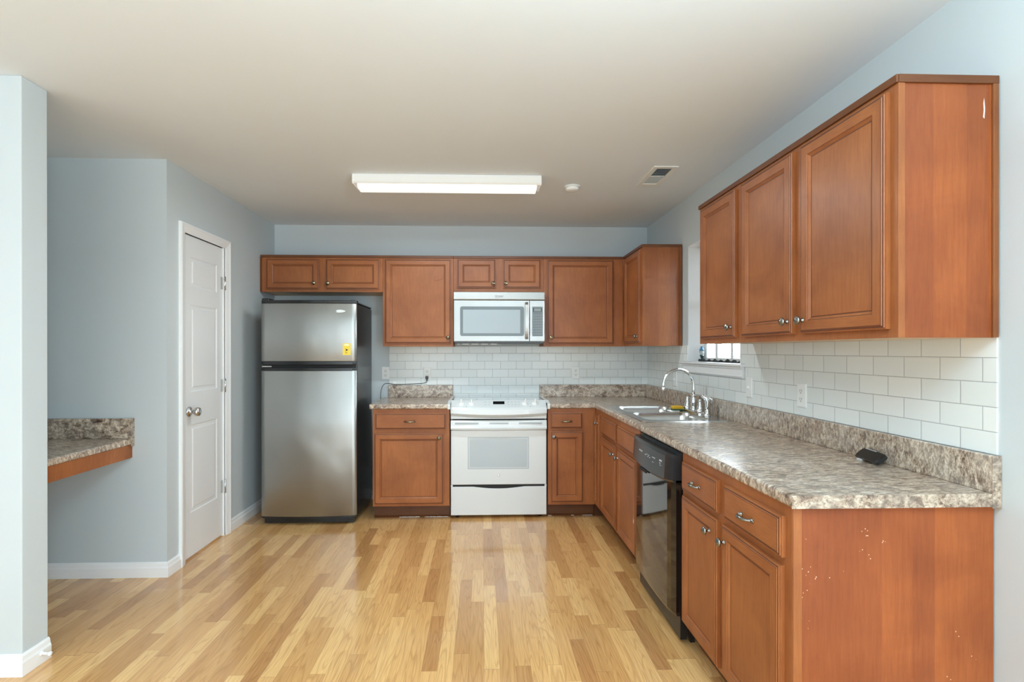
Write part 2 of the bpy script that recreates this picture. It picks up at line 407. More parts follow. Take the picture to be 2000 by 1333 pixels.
# pantry door -------------------------------------------------------
d1 = bpy.data.objects.new('door_1', None); COL.objects.link(d1); d1.location = (LX, 3.5, 0)
struct(d1, 'narrow white three-panel pantry door in the left wall', 'door')
def panel_slab(b, y0, y1, z0, z1, xf, xb, panels, m):
    """door slab facing +X with raised panels"""
    ys = sorted({y0, y1, panels[0][0], panels[0][1]}); zs = sorted({z0, z1}|{p[2] for p in panels}|{p[3] for p in panels})
    b.box(xb, xf-.004, y0, y1, z0, z1, m)
    for i in range(len(ys)-1):
        for j in range(len(zs)-1):
            if i == 1 and any(abs(zs[j]-p[2]) < 1e-6 for p in panels): continue
            b.box(xf-.006, xf, ys[i], ys[i+1], zs[j], zs[j+1], m)
    for (a, c, e, f) in panels:
        lp = []
        for ins, h in ((0, 0), (.012, -.0065), (.018, -.0065), (.034, -.0005), (.036, -.0005)):
            lp.append([(xf+h, a+ins, e+ins), (xf+h, c-ins, e+ins), (xf+h, c-ins, f-ins), (xf+h, a+ins, f-ins)])
        b.rings(lp, m, cap0=False)
b = MB(); panel_slab(b, 3.266, 3.744, .012, 2.074, LX-.012, LX-.047, [(3.338, 3.668, 1.745, 1.940), (3.338, 3.668, 1.070, 1.632), (3.338, 3.668, .292, .858)], 'doorp')
slab = b.build('door_panel', d1)
b = MB(); cw = .060
def casing(a0, a1, z0, z1, horizontal=False, inner_low=True):
    pass
prof = [(0, 0), (0, .017), (.010, .019), (.020, .015), (.034, .012), (.050, .009), (.058, .006), (.058, 0)]  # from outer edge to inner
def cas_loop(e0, e1):    # mitred three-sided casing, outer rectangle dy/dz
    oy0, oy1, oz = 3.193, 3.813, 2.134
    L = []
    for (o, t) in prof:
        L.append([(LX+t, oy0+o, 0), (LX+t, oy0+o, oz-o), (LX+t, oy1-o, oz-o), (LX+t, oy1-o, 0)])
    i = b.mi('trim'); V = [[b.bm.verts.new(p) for p in l] for l in L]
    n = len(V)
    for a in range(n):
        for k in range(3):
            b.bm.faces.new((V[a][k], V[a][k+1], V[(a+1) % n][k+1], V[(a+1) % n][k])).material_index = i
    b.bm.faces.new([V[a][0] for a in range(n)]); b.bm.faces.new([V[a][3] for a in range(n)][::-1])
cas_loop(0, 0)
b.build('door_casing', d1)
b = MB()
b.box(LX-.1, LX, 3.251, 3.263, 0, 2.09, 'trim').box(LX-.1, LX, 3.746, 3.756, 0, 2.09, 'trim').box(LX-.1, LX, 3.251, 3.756, 2.078, 2.09, 'trim')
b.box(LX-.1, LX-.05, 3.262, 3.27, 0, 2.078, 'trim')
b.build('door_jamb', d1)
for hz in (1.822, 1.085, .357):
    b = MB(); b.box(LX-.013, LX+.003, 3.7462, 3.752, hz-.045, hz+.045, 'nickel_bright')
    b.tube([(LX+.006, 3.747, hz-.048), (LX+.006, 3.747, hz+.048)], .0055, 'nickel_bright', 10)
    b.box(LX-.012, LX-.0105, 3.722, 3.746, hz-.045, hz+.045, 'nickel_bright')
    b.build('hinge', d1)
b = MB(); b.lathe([(0, 0), (.031, 0), (.033, .004), (.028, .008), (.014, .011), (.011, .03), (.016, .036), (.026, .044), (.029, .055), (.026, .066), (.012, .072), (0, .073)], 'nickel_bright', (LX-.012, 3.322, .945), (1, 0, 0), 24)
b.build('door_knob', d1)
b = MB(); b.box(LX-.013, LX-.0105, 3.2665, 3.275, .915, .975, 'nickel_bright'); b.build('latch_plate', d1)

# window ------------------------------------------------------------
w1 = bpy.data.objects.new('window_1', None); COL.objects.link(w1); w1.location = (WX, 3.33, wz0)
struct(w1, 'white framed window above the sink behind the upper cabinet', 'window')
b = MB(); # painted reveal lining
b.box(WX+.001, WX+.2, wy1-.004, wy1, wz0, wz1, 'trim').box(WX+.001, WX+.2, wy0, wy0+.004, wz0, wz1, 'trim').box(WX+.001, WX+.2, wy0, wy1, wz1-.004, wz1, 'trim')
b.build('reveal', w1)
b = MB(); xs = WX+.092
for (a0, a1, c0, c1) in ((wy0+.004, wy0+.030, wz0+.012, wz1-.004), (wy1-.030, wy1-.004, wz0+.012, wz1-.004), (wy0, wy1, wz1-.03, wz1-.004), (wy0, wy1, wz0+.010, wz0+.022)):
    b.box(xs, xs+.05, a0, a1, c0, c1, 'vinyl')
b.build('window_frame', w1, .002)
b = MB(); x2 = xs+.012
s0, s1, t0, t1 = wy0+.030, wy1-.030, wz0+.022, 1.68
b.box(x2, x2+.028, s0, s1, t0, t0+.022, 'vinyl').box(x2, x2+.028, s0, s1, t1-.03, t1, 'vinyl').box(x2, x2+.028, s0, s0+.012, t0, t1, 'vinyl').box(x2, x2+.028, s1-.012, s1, t0, t1, 'vinyl')
b.box(x2, x2+.028, s0, s1, t1, t1+.02, 'vinyl').box(x2, x2+.028, s0, s1, wz1-.05, wz1-.03, 'vinyl')
b.build('sash', w1, .002)
b = MB()
for my in (3.505, 3.285, 3.065): b.box(x2+.008, x2+.016, my-.007, my+.007, t0+.02, wz1-.04, 'vinyl')
for mz in (1.48, 1.88): b.box(x2+.008, x2+.016, s0, s1, mz-.007, mz+.007, 'vinyl')
b.build('muntin', w1)
bx('pane', x2+.018, x2+.021, s0+.01, s1-.01, t0+.02, wz1-.045, 'glass', w1)
b = MB(); b.prism([(WX+.10, 1.240), (WX+.10, 1.256), (WX-.030, 1.256), (WX-.036, 1.252), (WX-.036, 1.244), (WX-.030, 1.240)], 2.885, 3.797, 'trim', 'xz')
b.build('window_sill', w1)
b = MB(); b.prism([(WX, 1.240), (WX-.022, 1.240), (WX-.020, 1.228), (WX-.012, 1.222), (WX-.013, 1.19), (WX-.016, 1.182), (WX-.010, 1.172), (WX, 1.170)], 2.905, 3.777, 'trim', 'xz')
b.build('window_apron', w1)
tag(bx('neighbour_siding', 3.6, 3.7, 1.0, 9.5, -.5, 3.4, 'siding'), 'white siding of the house seen through the window', 'exterior wall', kind='structure')
struct(bx('ground_outside', WX+.25, 3.6, 1.0, 9.5, -.55, -.5, 'grass'), 'ground outside', 'ground')

# tiled backsplash ---------------------------------------------------
b = MB(); b.box(-.838, WX-.005, DY-.005, DY, 1.0265, 1.374, 'tile_x').box(-.262, .522, DY-.005, DY, .86, 1.0265, 'tile_x')
struct(tag(b.build('tile_backsplash'), 'white subway tile backsplash behind the stove', 'backsplash'))
b = MB(); Z0 = 1.0265
b.box(WX-.005, WX, 1.452, 2.883, Z0, 1.374, 'tile_y').box(WX-.005, WX, 2.883, 3.799, Z0, 1.168, 'tile_y').box(WX-.005, WX, 3.799, DY, Z0, 1.374, 'tile_y')
b.box(WX-.005, WX, 2.883, wy0, 1.258, 1.374, 'tile_y').box(WX-.005, WX, wy1, 3.799, 1.258, 1.374, 'tile_y')
struct(tag(b.build('tile_backsplash'), 'white subway tile backsplash under the sink window', 'backsplash'))

# ================================================================== CABINETS
def face_map(face, at):
    """(u, v, d): u along wall, v up, d out of the face into the room"""
    if face == 'back': return lambda u, v, d: (u, at-d, v)
    if face == 'right': return lambda u, v, d: (at-d, u, v)
DOOR = [(0, 0), (0, .013), (.004, .0135), (.0055, .0165), (.0095, .017), (.011, .0195), (.013, .020), (.045, .020), (.047, .0175), (.049, .0175), (.057, .0105), (.0605, .0105), (.062, .0115)]
DGLZ = {3, 5, 8, 10}
SLAB = [(0, 0), (0, .013), (.004, .0135), (.0055, .0165), (.0105, .017), (.012, .0195), (.014, .020)]
def front(name, parent, F, u0, u1, v0, v1, prof, glz, horiz_center=False):
    b = MB(); loops = []; mats = []
    for k, (ins, d) in enumerate(prof):
        loops.append([F(u0+ins, v0+ins, d), F(u1-ins, v0+ins, d), F(u1-ins, v1-ins, d), F(u0+ins, v1-ins, d)])
        if k: mats.append(['glaze']*4 if (k-1) in glz else ['woodh', 'wood', 'woodh', 'wood'])
    b.rings(loops, 'woodh' if horiz_center else 'wood', cap0=True, cap1=True, mats=mats)
    return b.build(name, parent)
def knob(parent, F, u, v, m='nickel', name='knob'):
    o = Vector(F(u, v, .020)); ax = Vector(F(u, v, 1))-Vector(F(u, v, 0))
    b = MB(); b.lathe([(0, 0), (.009, 0), (.009, .002), (.0045, .005), (.0045, .013), (.009, .016), (.0155, .019), (.0165, .023), (.013, .0275), (.0105, .0275), (.009, .030), (0, .031)], m, o, ax, 18)
    return b.build(name, parent)
def pull(parent, F, u, v, m='nickel', half=.040):
    b = MB(); P = []; R = []
    for k in range(13):
        t = -1+2*k/12; P.append(F(u+half*t, v, .020+.004+.022*(1-abs(t)**2.5))); R.append(.0032+.0035*(1-t*t))
    b.tube(P, R, m, 10)
    ax = Vector(F(u, v, 1))-Vector(F(u, v, 0))
    for s in (-1, 1):
        b.lathe([(0, 0), (.009, 0), (.008, .003), (.005, .006), (.0045, .012), (0, .013)], m, F(u+s*half*.86, v, .020), ax, 14)
        b.tube([F(u+s*half*.9, v, .023), F(u+s*half*1.22, v, .0215)], [.004, .0015], m, 8)
    return b.build('handle', parent)
def cabinet(name, face, u0, u1, depth, z0, z1, label, cat='cabinet', group=None, toe=False, topfree=False, ends=(), top_trim=False, endmat='panel', loc=None, far=None):
    at, wall = (DY-depth, DY) if face == 'back' else (WX-depth, WX)
    wall -= .0056 if z0 > 1 or True else 0
    F = face_map(face, at)
    D = (wall-at)
    base = F((u0+u1)/2, z0 if z0 > .5 else 0, -D/2)
    t = thing(name, base, label, cat, group)
    def pbox(b, a0, a1, c0, c1, d0, d1, m):
        p, q = F(a0, c0, d0), F(a1, c1, d1); b.box(p[0], q[0], p[1], q[1], p[2], q[2], m)
    e = .0006; zb = .11 if toe else z0
    b = MB()
    pbox(b, u0+e, u0+.016, zb, z1, -D, -.018, endmat if 'u0' in ends else 'panel')
    pbox(b, u1-.016, u1-e, zb, z1, -D, -.018, endmat if 'u1' in ends else 'panel')
    pbox(b, u0+.016, u1-.016, zb, zb+.016, -D, -.018, 'under' if not toe else 'panel')
    pbox(b, u0+.016, u1-.016, zb+.016, z1, -D, -D+.008, 'panel')
    if not topfree: pbox(b, u0+.016, u1-.016, z1-.016, z1, -D, -.018, 'panel')
    if toe: 
        pbox(b, u0+e, u0+.016, 0, zb, -D, -.085, endmat if 'u0' in ends else 'panel'); pbox(b, u1-.016, u1-e, 0, zb, -D, -.085, 'panel')
    b.build('body', t)
    b = MB(); pbox(b, u0+e, u1-e, zb, z1-(.0 if not top_trim else .0), -.018, 0, 'wood'); b.build('face_frame', t, .0012)
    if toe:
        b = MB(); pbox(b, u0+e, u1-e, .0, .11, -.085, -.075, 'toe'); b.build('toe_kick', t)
    return t, F
# --- back wall, upper row
BU = .305
def toptrim(t, segs):
    b = MB()
    for s in segs: b.box(*s, 'toptrim')
    b.build('top_moulding', t, .002)
fy = DY-BU
t, F = cabinet('upper_cabinet', 'back', -1.845, -.838, BU, 1.830, 2.135, 'short two-door cherry cabinet mounted above the refrigerator')
front('door', t, F, -1.803, -1.366, 1.851, 2.106, DOOR, DGLZ); knob(bpy.data.objects[t.children[-1].name], F, -1.405, 1.902, 'bronze')
front('door', t, F, -1.309, -.863, 1.851, 2.106, DOOR, DGLZ); knob(t.children[-1], F, -1.289, 1.900, 'bronze')
toptrim(t, [(-1.853, -.838, fy-.008, fy, 2.118, 2.140)])
bx('filler_strip', -1.860, -1.8455, fy-.0, fy+.018, 1.830, 2.118, 'toptrim', t)
t, F = cabinet('upper_cabinet', 'back', -.838, -.243, BU, 1.372, 2.135, 'single-door cherry upper cabinet left of the microwave with scratched door')
front('door', t, F, -.818, -.262, 1.395, 2.108, DOOR, DGLZ); knob(t.children[-1], F, -.286, 1.446, 'bronze')
toptrim(t, [(-.838, -.243, fy-.008, fy, 2.118, 2.140)])
b = MB()   # scratch mark on the door panel
b.tube([F(-.395, 1.965, .0118), F(-.41, 1.945, .0118), F(-.405, 1.93, .0118), F(-.39, 1.925, .0118), F(-.36, 1.935, .0118), F(-.33, 1.945, .0118)], .0009, 'glaze', 5)
b.build('scratch', t)
t, F = cabinet('upper_cabinet', 'back', -.243, .522, BU, 1.832, 2.135, 'short two-door cherry cabinet directly above the microwave')
front('door', t, F, -.210, .115, 1.866, 2.110, DOOR, DGLZ); knob(t.children[-1], F, .093, 1.905, 'bronze')
front('door', t, F, .180, .511-.012, 1.866, 2.110, DOOR, DGLZ); knob(t.children[-1], F, .199, 1.906, 'bronze')
toptrim(t, [(-.243, .522, fy-.008, fy, 2.118, 2.140)])
t, F = cabinet('upper_cabinet', 'back', .522, 1.212, BU, 1.372, 2.135, 'single-door cherry upper cabinet right of the microwave')
front('door', t, F, .555, 1.125, 1.392, 2.108, DOOR, DGLZ); knob(t.children[-1], F, .585, 1.446, 'bronze')
toptrim(t, [(.522, 1.204, fy-.008, fy, 2.118, 2.140)])
# --- right wall uppers
ux = 1.213
t, F = cabinet('corner_upper_cabinet', 'right', 3.817, 4.337, WX-ux, 1.372, 2.135, 'cherry corner upper cabinet left of the sink window with plain side panel', ends=('u0',))
front('door', t, F, 3.850, 4.262, 1.398, 2.108, DOOR, DGLZ); knob(t.children[-1], F, 3.893, 1.446)
toptrim(t, [(ux-.008, ux, 3.812, 4.331, 2.118, 2.140), (ux, WX-.006, 3.810, 3.8168, 2.118, 2.140)])
bx('scribe_strip', WX-.026, WX-.006, 3.811, 3.817, 1.372, 2.118, 'scribe', t)
t, F = cabinet('upper_cabinet', 'right', 1.4515, 2.352, WX-ux, 1.372, 2.135, 'large two-door cherry upper cabinet nearest the camera on the right wall', ends=('u0',), endmat='endpanel_up')
front('door', t, F, 1.478, 1.884, 1.398, 2.102, DOOR, DGLZ); knob(t.children[-1], F, 1.862, 1.447)
front('door', t, F, 1.934, 2.320, 1.398, 2.102, DOOR, DGLZ); knob(t.children[-1], F, 1.958, 1.447)
toptrim(t, [(ux-.008, ux, 1.446, 2.352, 2.116, 2.140), (ux, WX-.004, 1.4445, 1.4513, 2.116, 2.140)])
bx('scribe_strip', WX-.022, WX-.006, 1.4445, 1.4513, 1.372, 2.116, 'scribe', t, .001)
b = MB(); b.box(ux, ux+.020, 1.4485, 1.4513, 1.372, 2.116, 'wood'); b.build('corner_stile', t)
b = MB(); 
b.rings([[(1.470+dx, y, z) for dx, z in ((0, 2.020), (.004, 2.015), (.006, 2.045), (.003, 2.075), (.001, 2.06), (.002, 2.04))] for y in (1.4506, 1.4512)], 'caulk')
b.build('paint_smear', t)
t, F = cabinet('upper_cabinet', 'right', 2.352, 2.803, WX-ux, 1.372, 2.135, 'narrow single-door cherry upper cabinet covering part of the sink window')
front('door', t, F, 2.383, 2.760, 1.398, 2.102, DOOR, DGLZ); knob(t.children[-1], F, 2.412, 1.447)
toptrim(t, [(ux-.008, ux, 2.352, 2.808, 2.118, 2.140)])
# --- back wall base row
BD = .609; by = DY-BD
t, F = cabinet('base_cabinet', 'back', -.859, -.256, BD, 0, .875, 'cherry base cabinet between the refrigerator and the stove', toe=True, topfree=True)
front('drawer', t, F, -.839, -.283, .717, .845, SLAB, {3, 5}, True); pull(t.children[-1], F, -.566, .779, 'bronze')
front('door', t, F, -.846, -.303, .128, .688, DOOR, DGLZ); knob(t.children[-1], F, -.337, .650, 'bronze')
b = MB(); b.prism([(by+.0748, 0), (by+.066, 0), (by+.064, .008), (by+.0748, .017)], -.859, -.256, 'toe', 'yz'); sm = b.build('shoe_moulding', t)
def ragged(t, x0, x1, seed):
    random.seed(seed); b = MB(); n = 60; L = []
    for k in range(n+1):
        x = x0+(x1-x0)*k/n; h = .0045+random.uniform(.0005, .0045)
        L.append([(x, by+.0600, .004), (x, by+.0655, .004), (x, by+.0655, h), (x, by+.0600, h)])
    b.rings(L, 'caulk'); b.build('chipped_paint', t)
ragged(t, -.66, -.50, 3); ragged(t, -.46, -.27, 4)
t, F = cabinet('base_cabinet', 'back', .524, .905, BD, 0, .875, 'narrow cherry base cabinet between the stove and the sink corner', toe=True, topfree=True)
front('drawer', t, F, .540, .796, .718, .845, SLAB, {3, 5}, True); pull(t.children[-1], F, .668, .776, 'bronze')
front('door', t, F, .542, .803, .132, .695, DOOR, DGLZ); knob(t.children[-1], F, .566, .655, 'nickel')
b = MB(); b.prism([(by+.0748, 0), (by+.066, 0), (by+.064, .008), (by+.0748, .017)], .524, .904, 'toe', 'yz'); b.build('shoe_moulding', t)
ragged(t, .53, .56, 5); ragged(t, .72, .74, 6); ragged(t, .81, .89, 7)
# --- right wall base row
RX = .905; RD = WX-RX
t, F = cabinet('base_cabinet', 'right', 1.460, 2.272, RD, 0, .875, 'two-door two-drawer cherry base cabinet at the near counter end with chipped side', toe=True, topfree=True, ends=('u0',), endmat='endpanel')
front('drawer', t, F, 1.491, 1.850, .716, .840, SLAB, {3, 5}, True); pull(t.children[-1], F, 1.680, .775, 'nickel')
front('drawer', t, F, 1.906, 2.246, .716, .840, SLAB, {3, 5}, True); pull(t.children[-1], F, 2.085, .775, 'nickel')
front('door', t, F, 1.497, 1.866, .128, .690, DOOR, DGLZ); knob(t.children[-1], F, 1.838, .632)
front('door', t, F, 1.906, 2.246, .128, .690, DOOR, DGLZ); knob(t.children[-1], F, 1.958, .632)
b = MB(); b.box(RX+.001, RX+.027, 1.4562, 1.4602, 0.0, .875, 'wood'); b.build('corner_stile', t, .001)
b = MB(); b.box(RX+.03, WX-.006, 1.4598, 1.4606, 0.0, .110, 'endpanel')
b.build('side_panel_foot', t)
t, F = cabinet('sink_base_cabinet', 'right', 2.893, 3.835, RD, 0, .875, 'cherry sink base cabinet with false drawer fronts between dishwasher and corner', toe=True, topfree=True)
front('drawer_front', t, F, 2.925, 3.330, .716, .840, SLAB, {3, 5}, True)
front('drawer_front', t, F, 3.385, 3.805, .716, .840, SLAB, {3, 5}, True)
front('door', t, F, 2.925, 3.330, .128, .690, DOOR, DGLZ); knob(t.children[-1], F, 3.300, .632)
front('door', t, F, 3.385, 3.805, .128, .690, DOOR, DGLZ); knob(t.children[-1], F, 3.420, .632)
t = thing('corner_base_cabinet', (1.2, 4.3, 0), 'narrow cherry corner cabinet front beside the sink cabinet', 'cabinet')
F = face_map('right', RX)
b = MB(); b.box(RX, RX+.018, 3.836, 4.034, .11, .875, 'wood'); b.build('face_frame', t)
b = MB(); b.box(RX+.018, WX-.01, 3.836, 3.852, .11, .875, 'panel'); b.build('body', t)
b = MB(); b.prism([(RX+.075, 3.836), (RX+.085, 3.836), (RX+.085, 4.108), (RX+.002, 4.108), (RX+.002, 4.098), (RX+.075, 4.098)], 0, .108, 'toe', 'xy'); b.build('toe_kick', t)
front('door', t, F, 3.862, 4.008, .128, .842, [(a*.6, d) for a, d in DOOR], DGLZ); knob(t.children[-1], F, 3.885, .778)

# ================================================================== COUNTERTOPS
def slab(b, xs, ys, keep, z0, z1, m, bevel_edges, r=.010):
    """solid from grid cells; bevel_edges(mid) says which top outer edges get rounded"""
    bm = bmesh.new(); V = {}
    def gv(x, y):
        if (x, y) not in V: V[(x, y)] = bm.verts.new((x, y, z1))
        return V[(x, y)]
    fs = []
    for i in range(len(xs)-1):
        for j in range(len(ys)-1):
            cx, cy = (xs[i]+xs[i+1])/2, (ys[j]+ys[j+1])/2
            if keep(cx, cy): fs.append(bm.faces.new((gv(xs[i], ys[j]), gv(xs[i+1], ys[j]), gv(xs[i+1], ys[j+1]), gv(xs[i], ys[j+1]))))
    ext = bmesh.ops.extrude_face_region(bm, geom=fs)
    vs = [g for g in ext['geom'] if isinstance(g, bmesh.types.BMVert)]
    bmesh.ops.translate(bm, verts=vs, vec=(0, 0, z0-z1))
    bmesh.ops.recalc_face_normals(bm, faces=bm.faces)
    ed = []
    for e in bm.edges:
        if len(e.link_faces) == 2 and all(abs(v.co.z-z1) < 1e-6 or abs(v.co.z-z0) < 1e-6 for v in e.verts):
            a, c = e.link_faces
            if abs(a.normal.dot(c.normal)) < .2 and abs(e.verts[0].co.z-e.verts[1].co.z) < 1e-6:
                mid = (e.verts[0].co+e.verts[1].co)/2
                if bevel_edges(mid): ed.append(e)
    bmesh.ops.bevel(bm, geom=ed, offset=r, segments=4, profile=.5, affect='EDGES')
    i = b.mi(m)
    off = {}
    for f in bm.faces:
        nf = b.bm.faces.new([off.setdefault(v, b.bm.verts.new(v.co)) if v not in off else off[v] for v in f.verts]); nf.material_index = i
    bm.free()
CT0, CT1 = .876, .915
SX0, SX1, SY0, SY1 = .962, 1.458, 2.978, 3.778     # cut-out for the sink
t = thing('kitchen_countertop', (1.2, 3.0, CT0), 'long L-shaped brown speckled countertop under the sink window', 'countertop')
b = MB()
slab(b, [.522, .892, SX0, SX1, 1.512], [1.444, SY0, SY1, 4.018, 4.638],
     lambda x, y: (x > .892 or y > 4.018) and not (SX0 < x < SX1 and SY0 < y < SY1), CT0, CT1, 'granite',
     lambda m: (abs(m.x-.892) < 1e-4 and m.y < 4.018) or (abs(m.y-4.018) < 1e-4 and m.x < .892) , .011)
b.build('worktop', t)
b = MB(); b.box(.892, 1.4893, 1.4405, 1.4440, CT0, CT1, 'granite_edge'); b.build('end_cap', t, .003)
sp_t = 1.025
b = MB(); b.box(.524, 1.4895, 4.6175, 4.638, CT1, sp_t, 'granite').box(1.4905, 1.512, 1.4445, 4.638, CT1, sp_t, 'granite')
b.build('backsplash_strip', t, .003)
b = MB(); b.box(1.4895, 1.5170, 1.4400, 1.4443, CT0-.004, sp_t+.001, 'granite_edge'); b.build('end_cap', t, .001)
t = thing('kitchen_countertop', (-.56, 4.33, CT0), 'short brown speckled countertop piece between refrigerator and stove', 'countertop')
b = MB(); slab(b, [-.880, -.2565], [4.018, 4.638], lambda x, y: True, CT0, CT1, 'granite', lambda m: abs(m.y-4.018) < 1e-4 or abs(m.x+.880) < 1e-4 and False, .011)
b.build('worktop', t)
bx('backsplash_strip', -.842, -.262, 4.6175, 4.638, CT1, sp_t, 'granite', t, .002)
t = thing('desk_counter', (-2.4, 2.7, .705), 'brown speckled wall desk ledge with wooden apron behind the left wall end', 'desk')
b = MB(); slab(b, [-2.70, -2.052], [2.29, 3.070], lambda x, y: True, .784, .820, 'granite', lambda m: abs(m.x+2.052) < 1e-4, .010); b.build('worktop', t)
bx('backsplash_strip', -2.70, -2.052, 3.054, 3.073, .820, .938, 'granite', t, .002)
bx('end_cap', -2.0518, -2.0475, 3.050, 3.074, .775, .939, 'granite_edge', t)
bx('apron', -2.078, -2.060, 2.29, 3.074, .705, .784, 'wood', t, .001)
bx('support', -2.70, -2.66, 2.29, 3.074, .62, .784, 'wood', t)

# ================================================================== REFRIGERATOR
t = thing('refrigerator', (-1.33, 4.25, 0), 'stainless top-freezer refrigerator with black sides beside the pantry door', 'refrigerator')
fx0, fx1 = -1.690, -.966
bx('body', fx0+.006, fx1-.002, 3.985, 4.520, .035, 1.700, 'blackside', t, .014)
def curved(b, x0, x1, z0, z1, yb, yf, bulge, m, r=.010, n=18):
    """door with a front that bows toward the room, rounded vertical edges"""
    pl = [(x0, yb)]
    for k in range(n+1):
        u = -1+2*k/n; x = x0+(x1-x0)*k/n
        e = min(x-x0, x1-x); y = yf-bulge*(1-u*u)
        if e < r: y += (r-math.sqrt(max(0, r*r-(r-e)**2)))
        pl.append((x, y))
    pl.append((x1, yb))
    b.rings([[(x, y, z) for x, y in pl] for z in (z0, z1)], m, smooth=False)
    return b
b = MB(); curved(b, fx0, fx1, 1.254, 1.697, 3.978, 3.955, .024, 'fridge_steel', n=40); fd = b.build('freezer_door', t, .0025)
for p in fd.data.polygons: p.use_smooth = abs(p.normal.z) < .5
b = MB(); curved(b, fx0, fx1, .068, 1.182, 3.978, 3.955, .024, 'fridge_steel', n=40); ld = b.build('refrigerator_door', t, .0025)
for p in ld.data.polygons: p.use_smooth = abs(p.normal.z) < .5
b = MB(); curved(b, fx0-.001, fx1+.001, 1.697, 1.722, 3.978, 3.957, .026, 'black', n=24)
b.build('top_cap', t, .004)
b = MB(); b.box(fx0+.002, fx1-.002, 3.99, 4.50, 1.70, 1.712, 'black'); b.build('top_cover', t, .004)
b = MB(); b.box(fx0+.004, fx0+.06, 3.96, 4.05, 1.712, 1.738, 'black'); b.build('hinge_cover', t, .006)
b = MB(); b.box(fx1-.05, fx1-.006, 3.965, 4.05, 1.712, 1.726, 'black'); b.build('corner_cap', t, .005)
b = MB(); curved(b, fx0, fx1, 1.228, 1.254, 3.978, 3.953, .026, 'black', n=24); b.build('freezer_handle', t, .003)
b = MB(); curved(b, fx0, fx1, 1.182, 1.204, 3.978, 3.953, .026, 'black', n=24); b.build('door_handle', t, .003)
b = MB(); b.box(fx0+.01, fx1-.01, 3.965, 3.99, 1.204, 1.228, 'dark'); b.box(fx0+.012, fx0+.085, 3.945, 3.966, 1.211, 1.219, 'nickel_bright'); b.build('centre_hinge', t)
b = MB(); curved(b, fx0+.002, fx1-.002, .052, .068, 3.978, 3.96, .024, 'black', n=24); b.build('door_bottom_trim', t)
b = MB(); b.box(fx0+.02, fx1-.02, 3.975, 3.990, .012, .052, 'black'); b.build('kick_grille', t)
for x in (fx0+.05, fx1-.05):
    for y in (4.02, 4.46):
        b = MB(); b.lathe([(0, 0), (.018, 0), (.018, .010), (.008, .012), (.008, .040), (0, .040)], 'nickel_bright' if y < 4.1 else 'black', (x, y, 0)); b.build('foot', t)
# oval badge + sticker
b = MB(); cx, cz = -1.086, 1.638
yb = 3.955-.024*(1-((cx-(fx0+fx1)/2)/((fx1-fx0)/2))**2)
lp = []
for rr, y in ((1, yb+.002), (1, yb-.0022), (.9, yb-.003), (.82, yb-.0022)):
    lp.append([(cx+.040*rr*math.cos(a*PI/12), y, cz+.0115*rr*math.sin(a*PI/12)) for a in range(24)])
b.rings(lp, 'silverprint'); bd = b.build('badge', fd)
b = MB(); b.tube([(cx-.024+.004*k, yb-.0026, cz+.003*math.sin(k*1.9)) for k in range(13)], .0008, 'lightprint', 5); b.build('badge_script', bd)
b = MB(); ycur = lambda x: 3.955-.024*(1-((x-(fx0+fx1)/2)/((fx1-fx0)/2))**2)
sx0, sx1 = -1.066, -1.008; ys = ycur(-1.037)
def decal(b, x0, x1, z0, z1, m, lift=.0008): b.rings([[(x0, ycur(x0)-h, z0), (x1, ycur(x1)-h, z0), (x1, ycur(x1)-h, z1), (x0, ycur(x0)-h, z1)] for h in (.0001, lift)], m)
decal(b, sx0, sx1, 1.302, 1.392, 'yellow'); decal(b, sx0+.012, sx1-.012, 1.372, 1.388, 'paleyellow', .0013)
for k in range(3): decal(b, sx0+.004, sx1-.004, 1.376+.004*k, 1.377+.004*k, 'paleyellow', .0012)
st = b.build('sticker', fd)
b = MB(); y = ys-.0020
poly = [(-1.048, 1.352), (-1.026, 1.342), (-1.048, 1.328), (-1.041, 1.341)]
b.prism(poly, y, y+.0016, 'black', 'xz'); b.box(-1.046, -1.034, y, y+.0016, 1.318, 1.321, 'black'); b.build('sticker_arrow', st)

# ================================================================== RANGE
t = thing('kitchen_range', (.135, 4.35, 0), 'white slide-in electric range with smooth cooktop between the base cabinets', 'stove')
x0, x1 = -.249, .515
bx('body', x0+.004, x1-.004, 4.085, 4.600, .03, .905, 'white', t)
b = MB(); b.box(x0+.012, x1-.012, 4.161, 4.610, .917, .928, 'cooktop'); ck = b.build('cooktop', t, .002)
# control panel: surface lofted across the width
b = MB(); n = 24; loops = []
for k in range(n+1):
    u = -1+2*k/n; x = x0+(x1-x0)*k/n; bow = (1-u*u)
    loops.append([(x, 4.16, .917), (x, 4.16, .930), (x, 4.138, .934), (x, 4.050-.012*bow, .884), (x, 4.040-.018*bow, .868), (x, 4.038-.018*bow, .840-.012*bow), (x, 4.056-.006*bow, .824-.018*bow), (x, 4.064, .815-.018*bow), (x, 4.064, .792), (x, 4.16, .792)])
b.rings(loops, 'white'); cp = b.build('control_panel', t)
for p in cp.data.polygons: p.use_smooth = False
for s in (-1, 1):
    b = MB(); xx = x0 if s < 0 else x1
    xo = xx+s*.022
    b.prism([(4.60, .9165), (4.60, .929), (4.14, .932), (4.118, .935), (4.030, .9225), (4.006, .9165)], min(xx, xo), max(xx, xo), 'white', 'yz')
    b.build('side_flange', t, .002)
    b = MB(); b.prism([(4.0165, .9160), (4.006, .9160), (4.001, .905), (4.003, .875), (4.0165, .872)], min(xx, xo), max(xx, xo), 'white', 'yz'); b.build('flange_lip', t, .002)
nrm = Vector((0, -.49, .87)).normalized()
def onpanel(x, tt):   # tt 0 top .. 1 bottom of sloped face
    return Vector((x, 4.138-(.088+.012*(1-((x-.133)/.382)**2))*tt, .934-.050*tt))
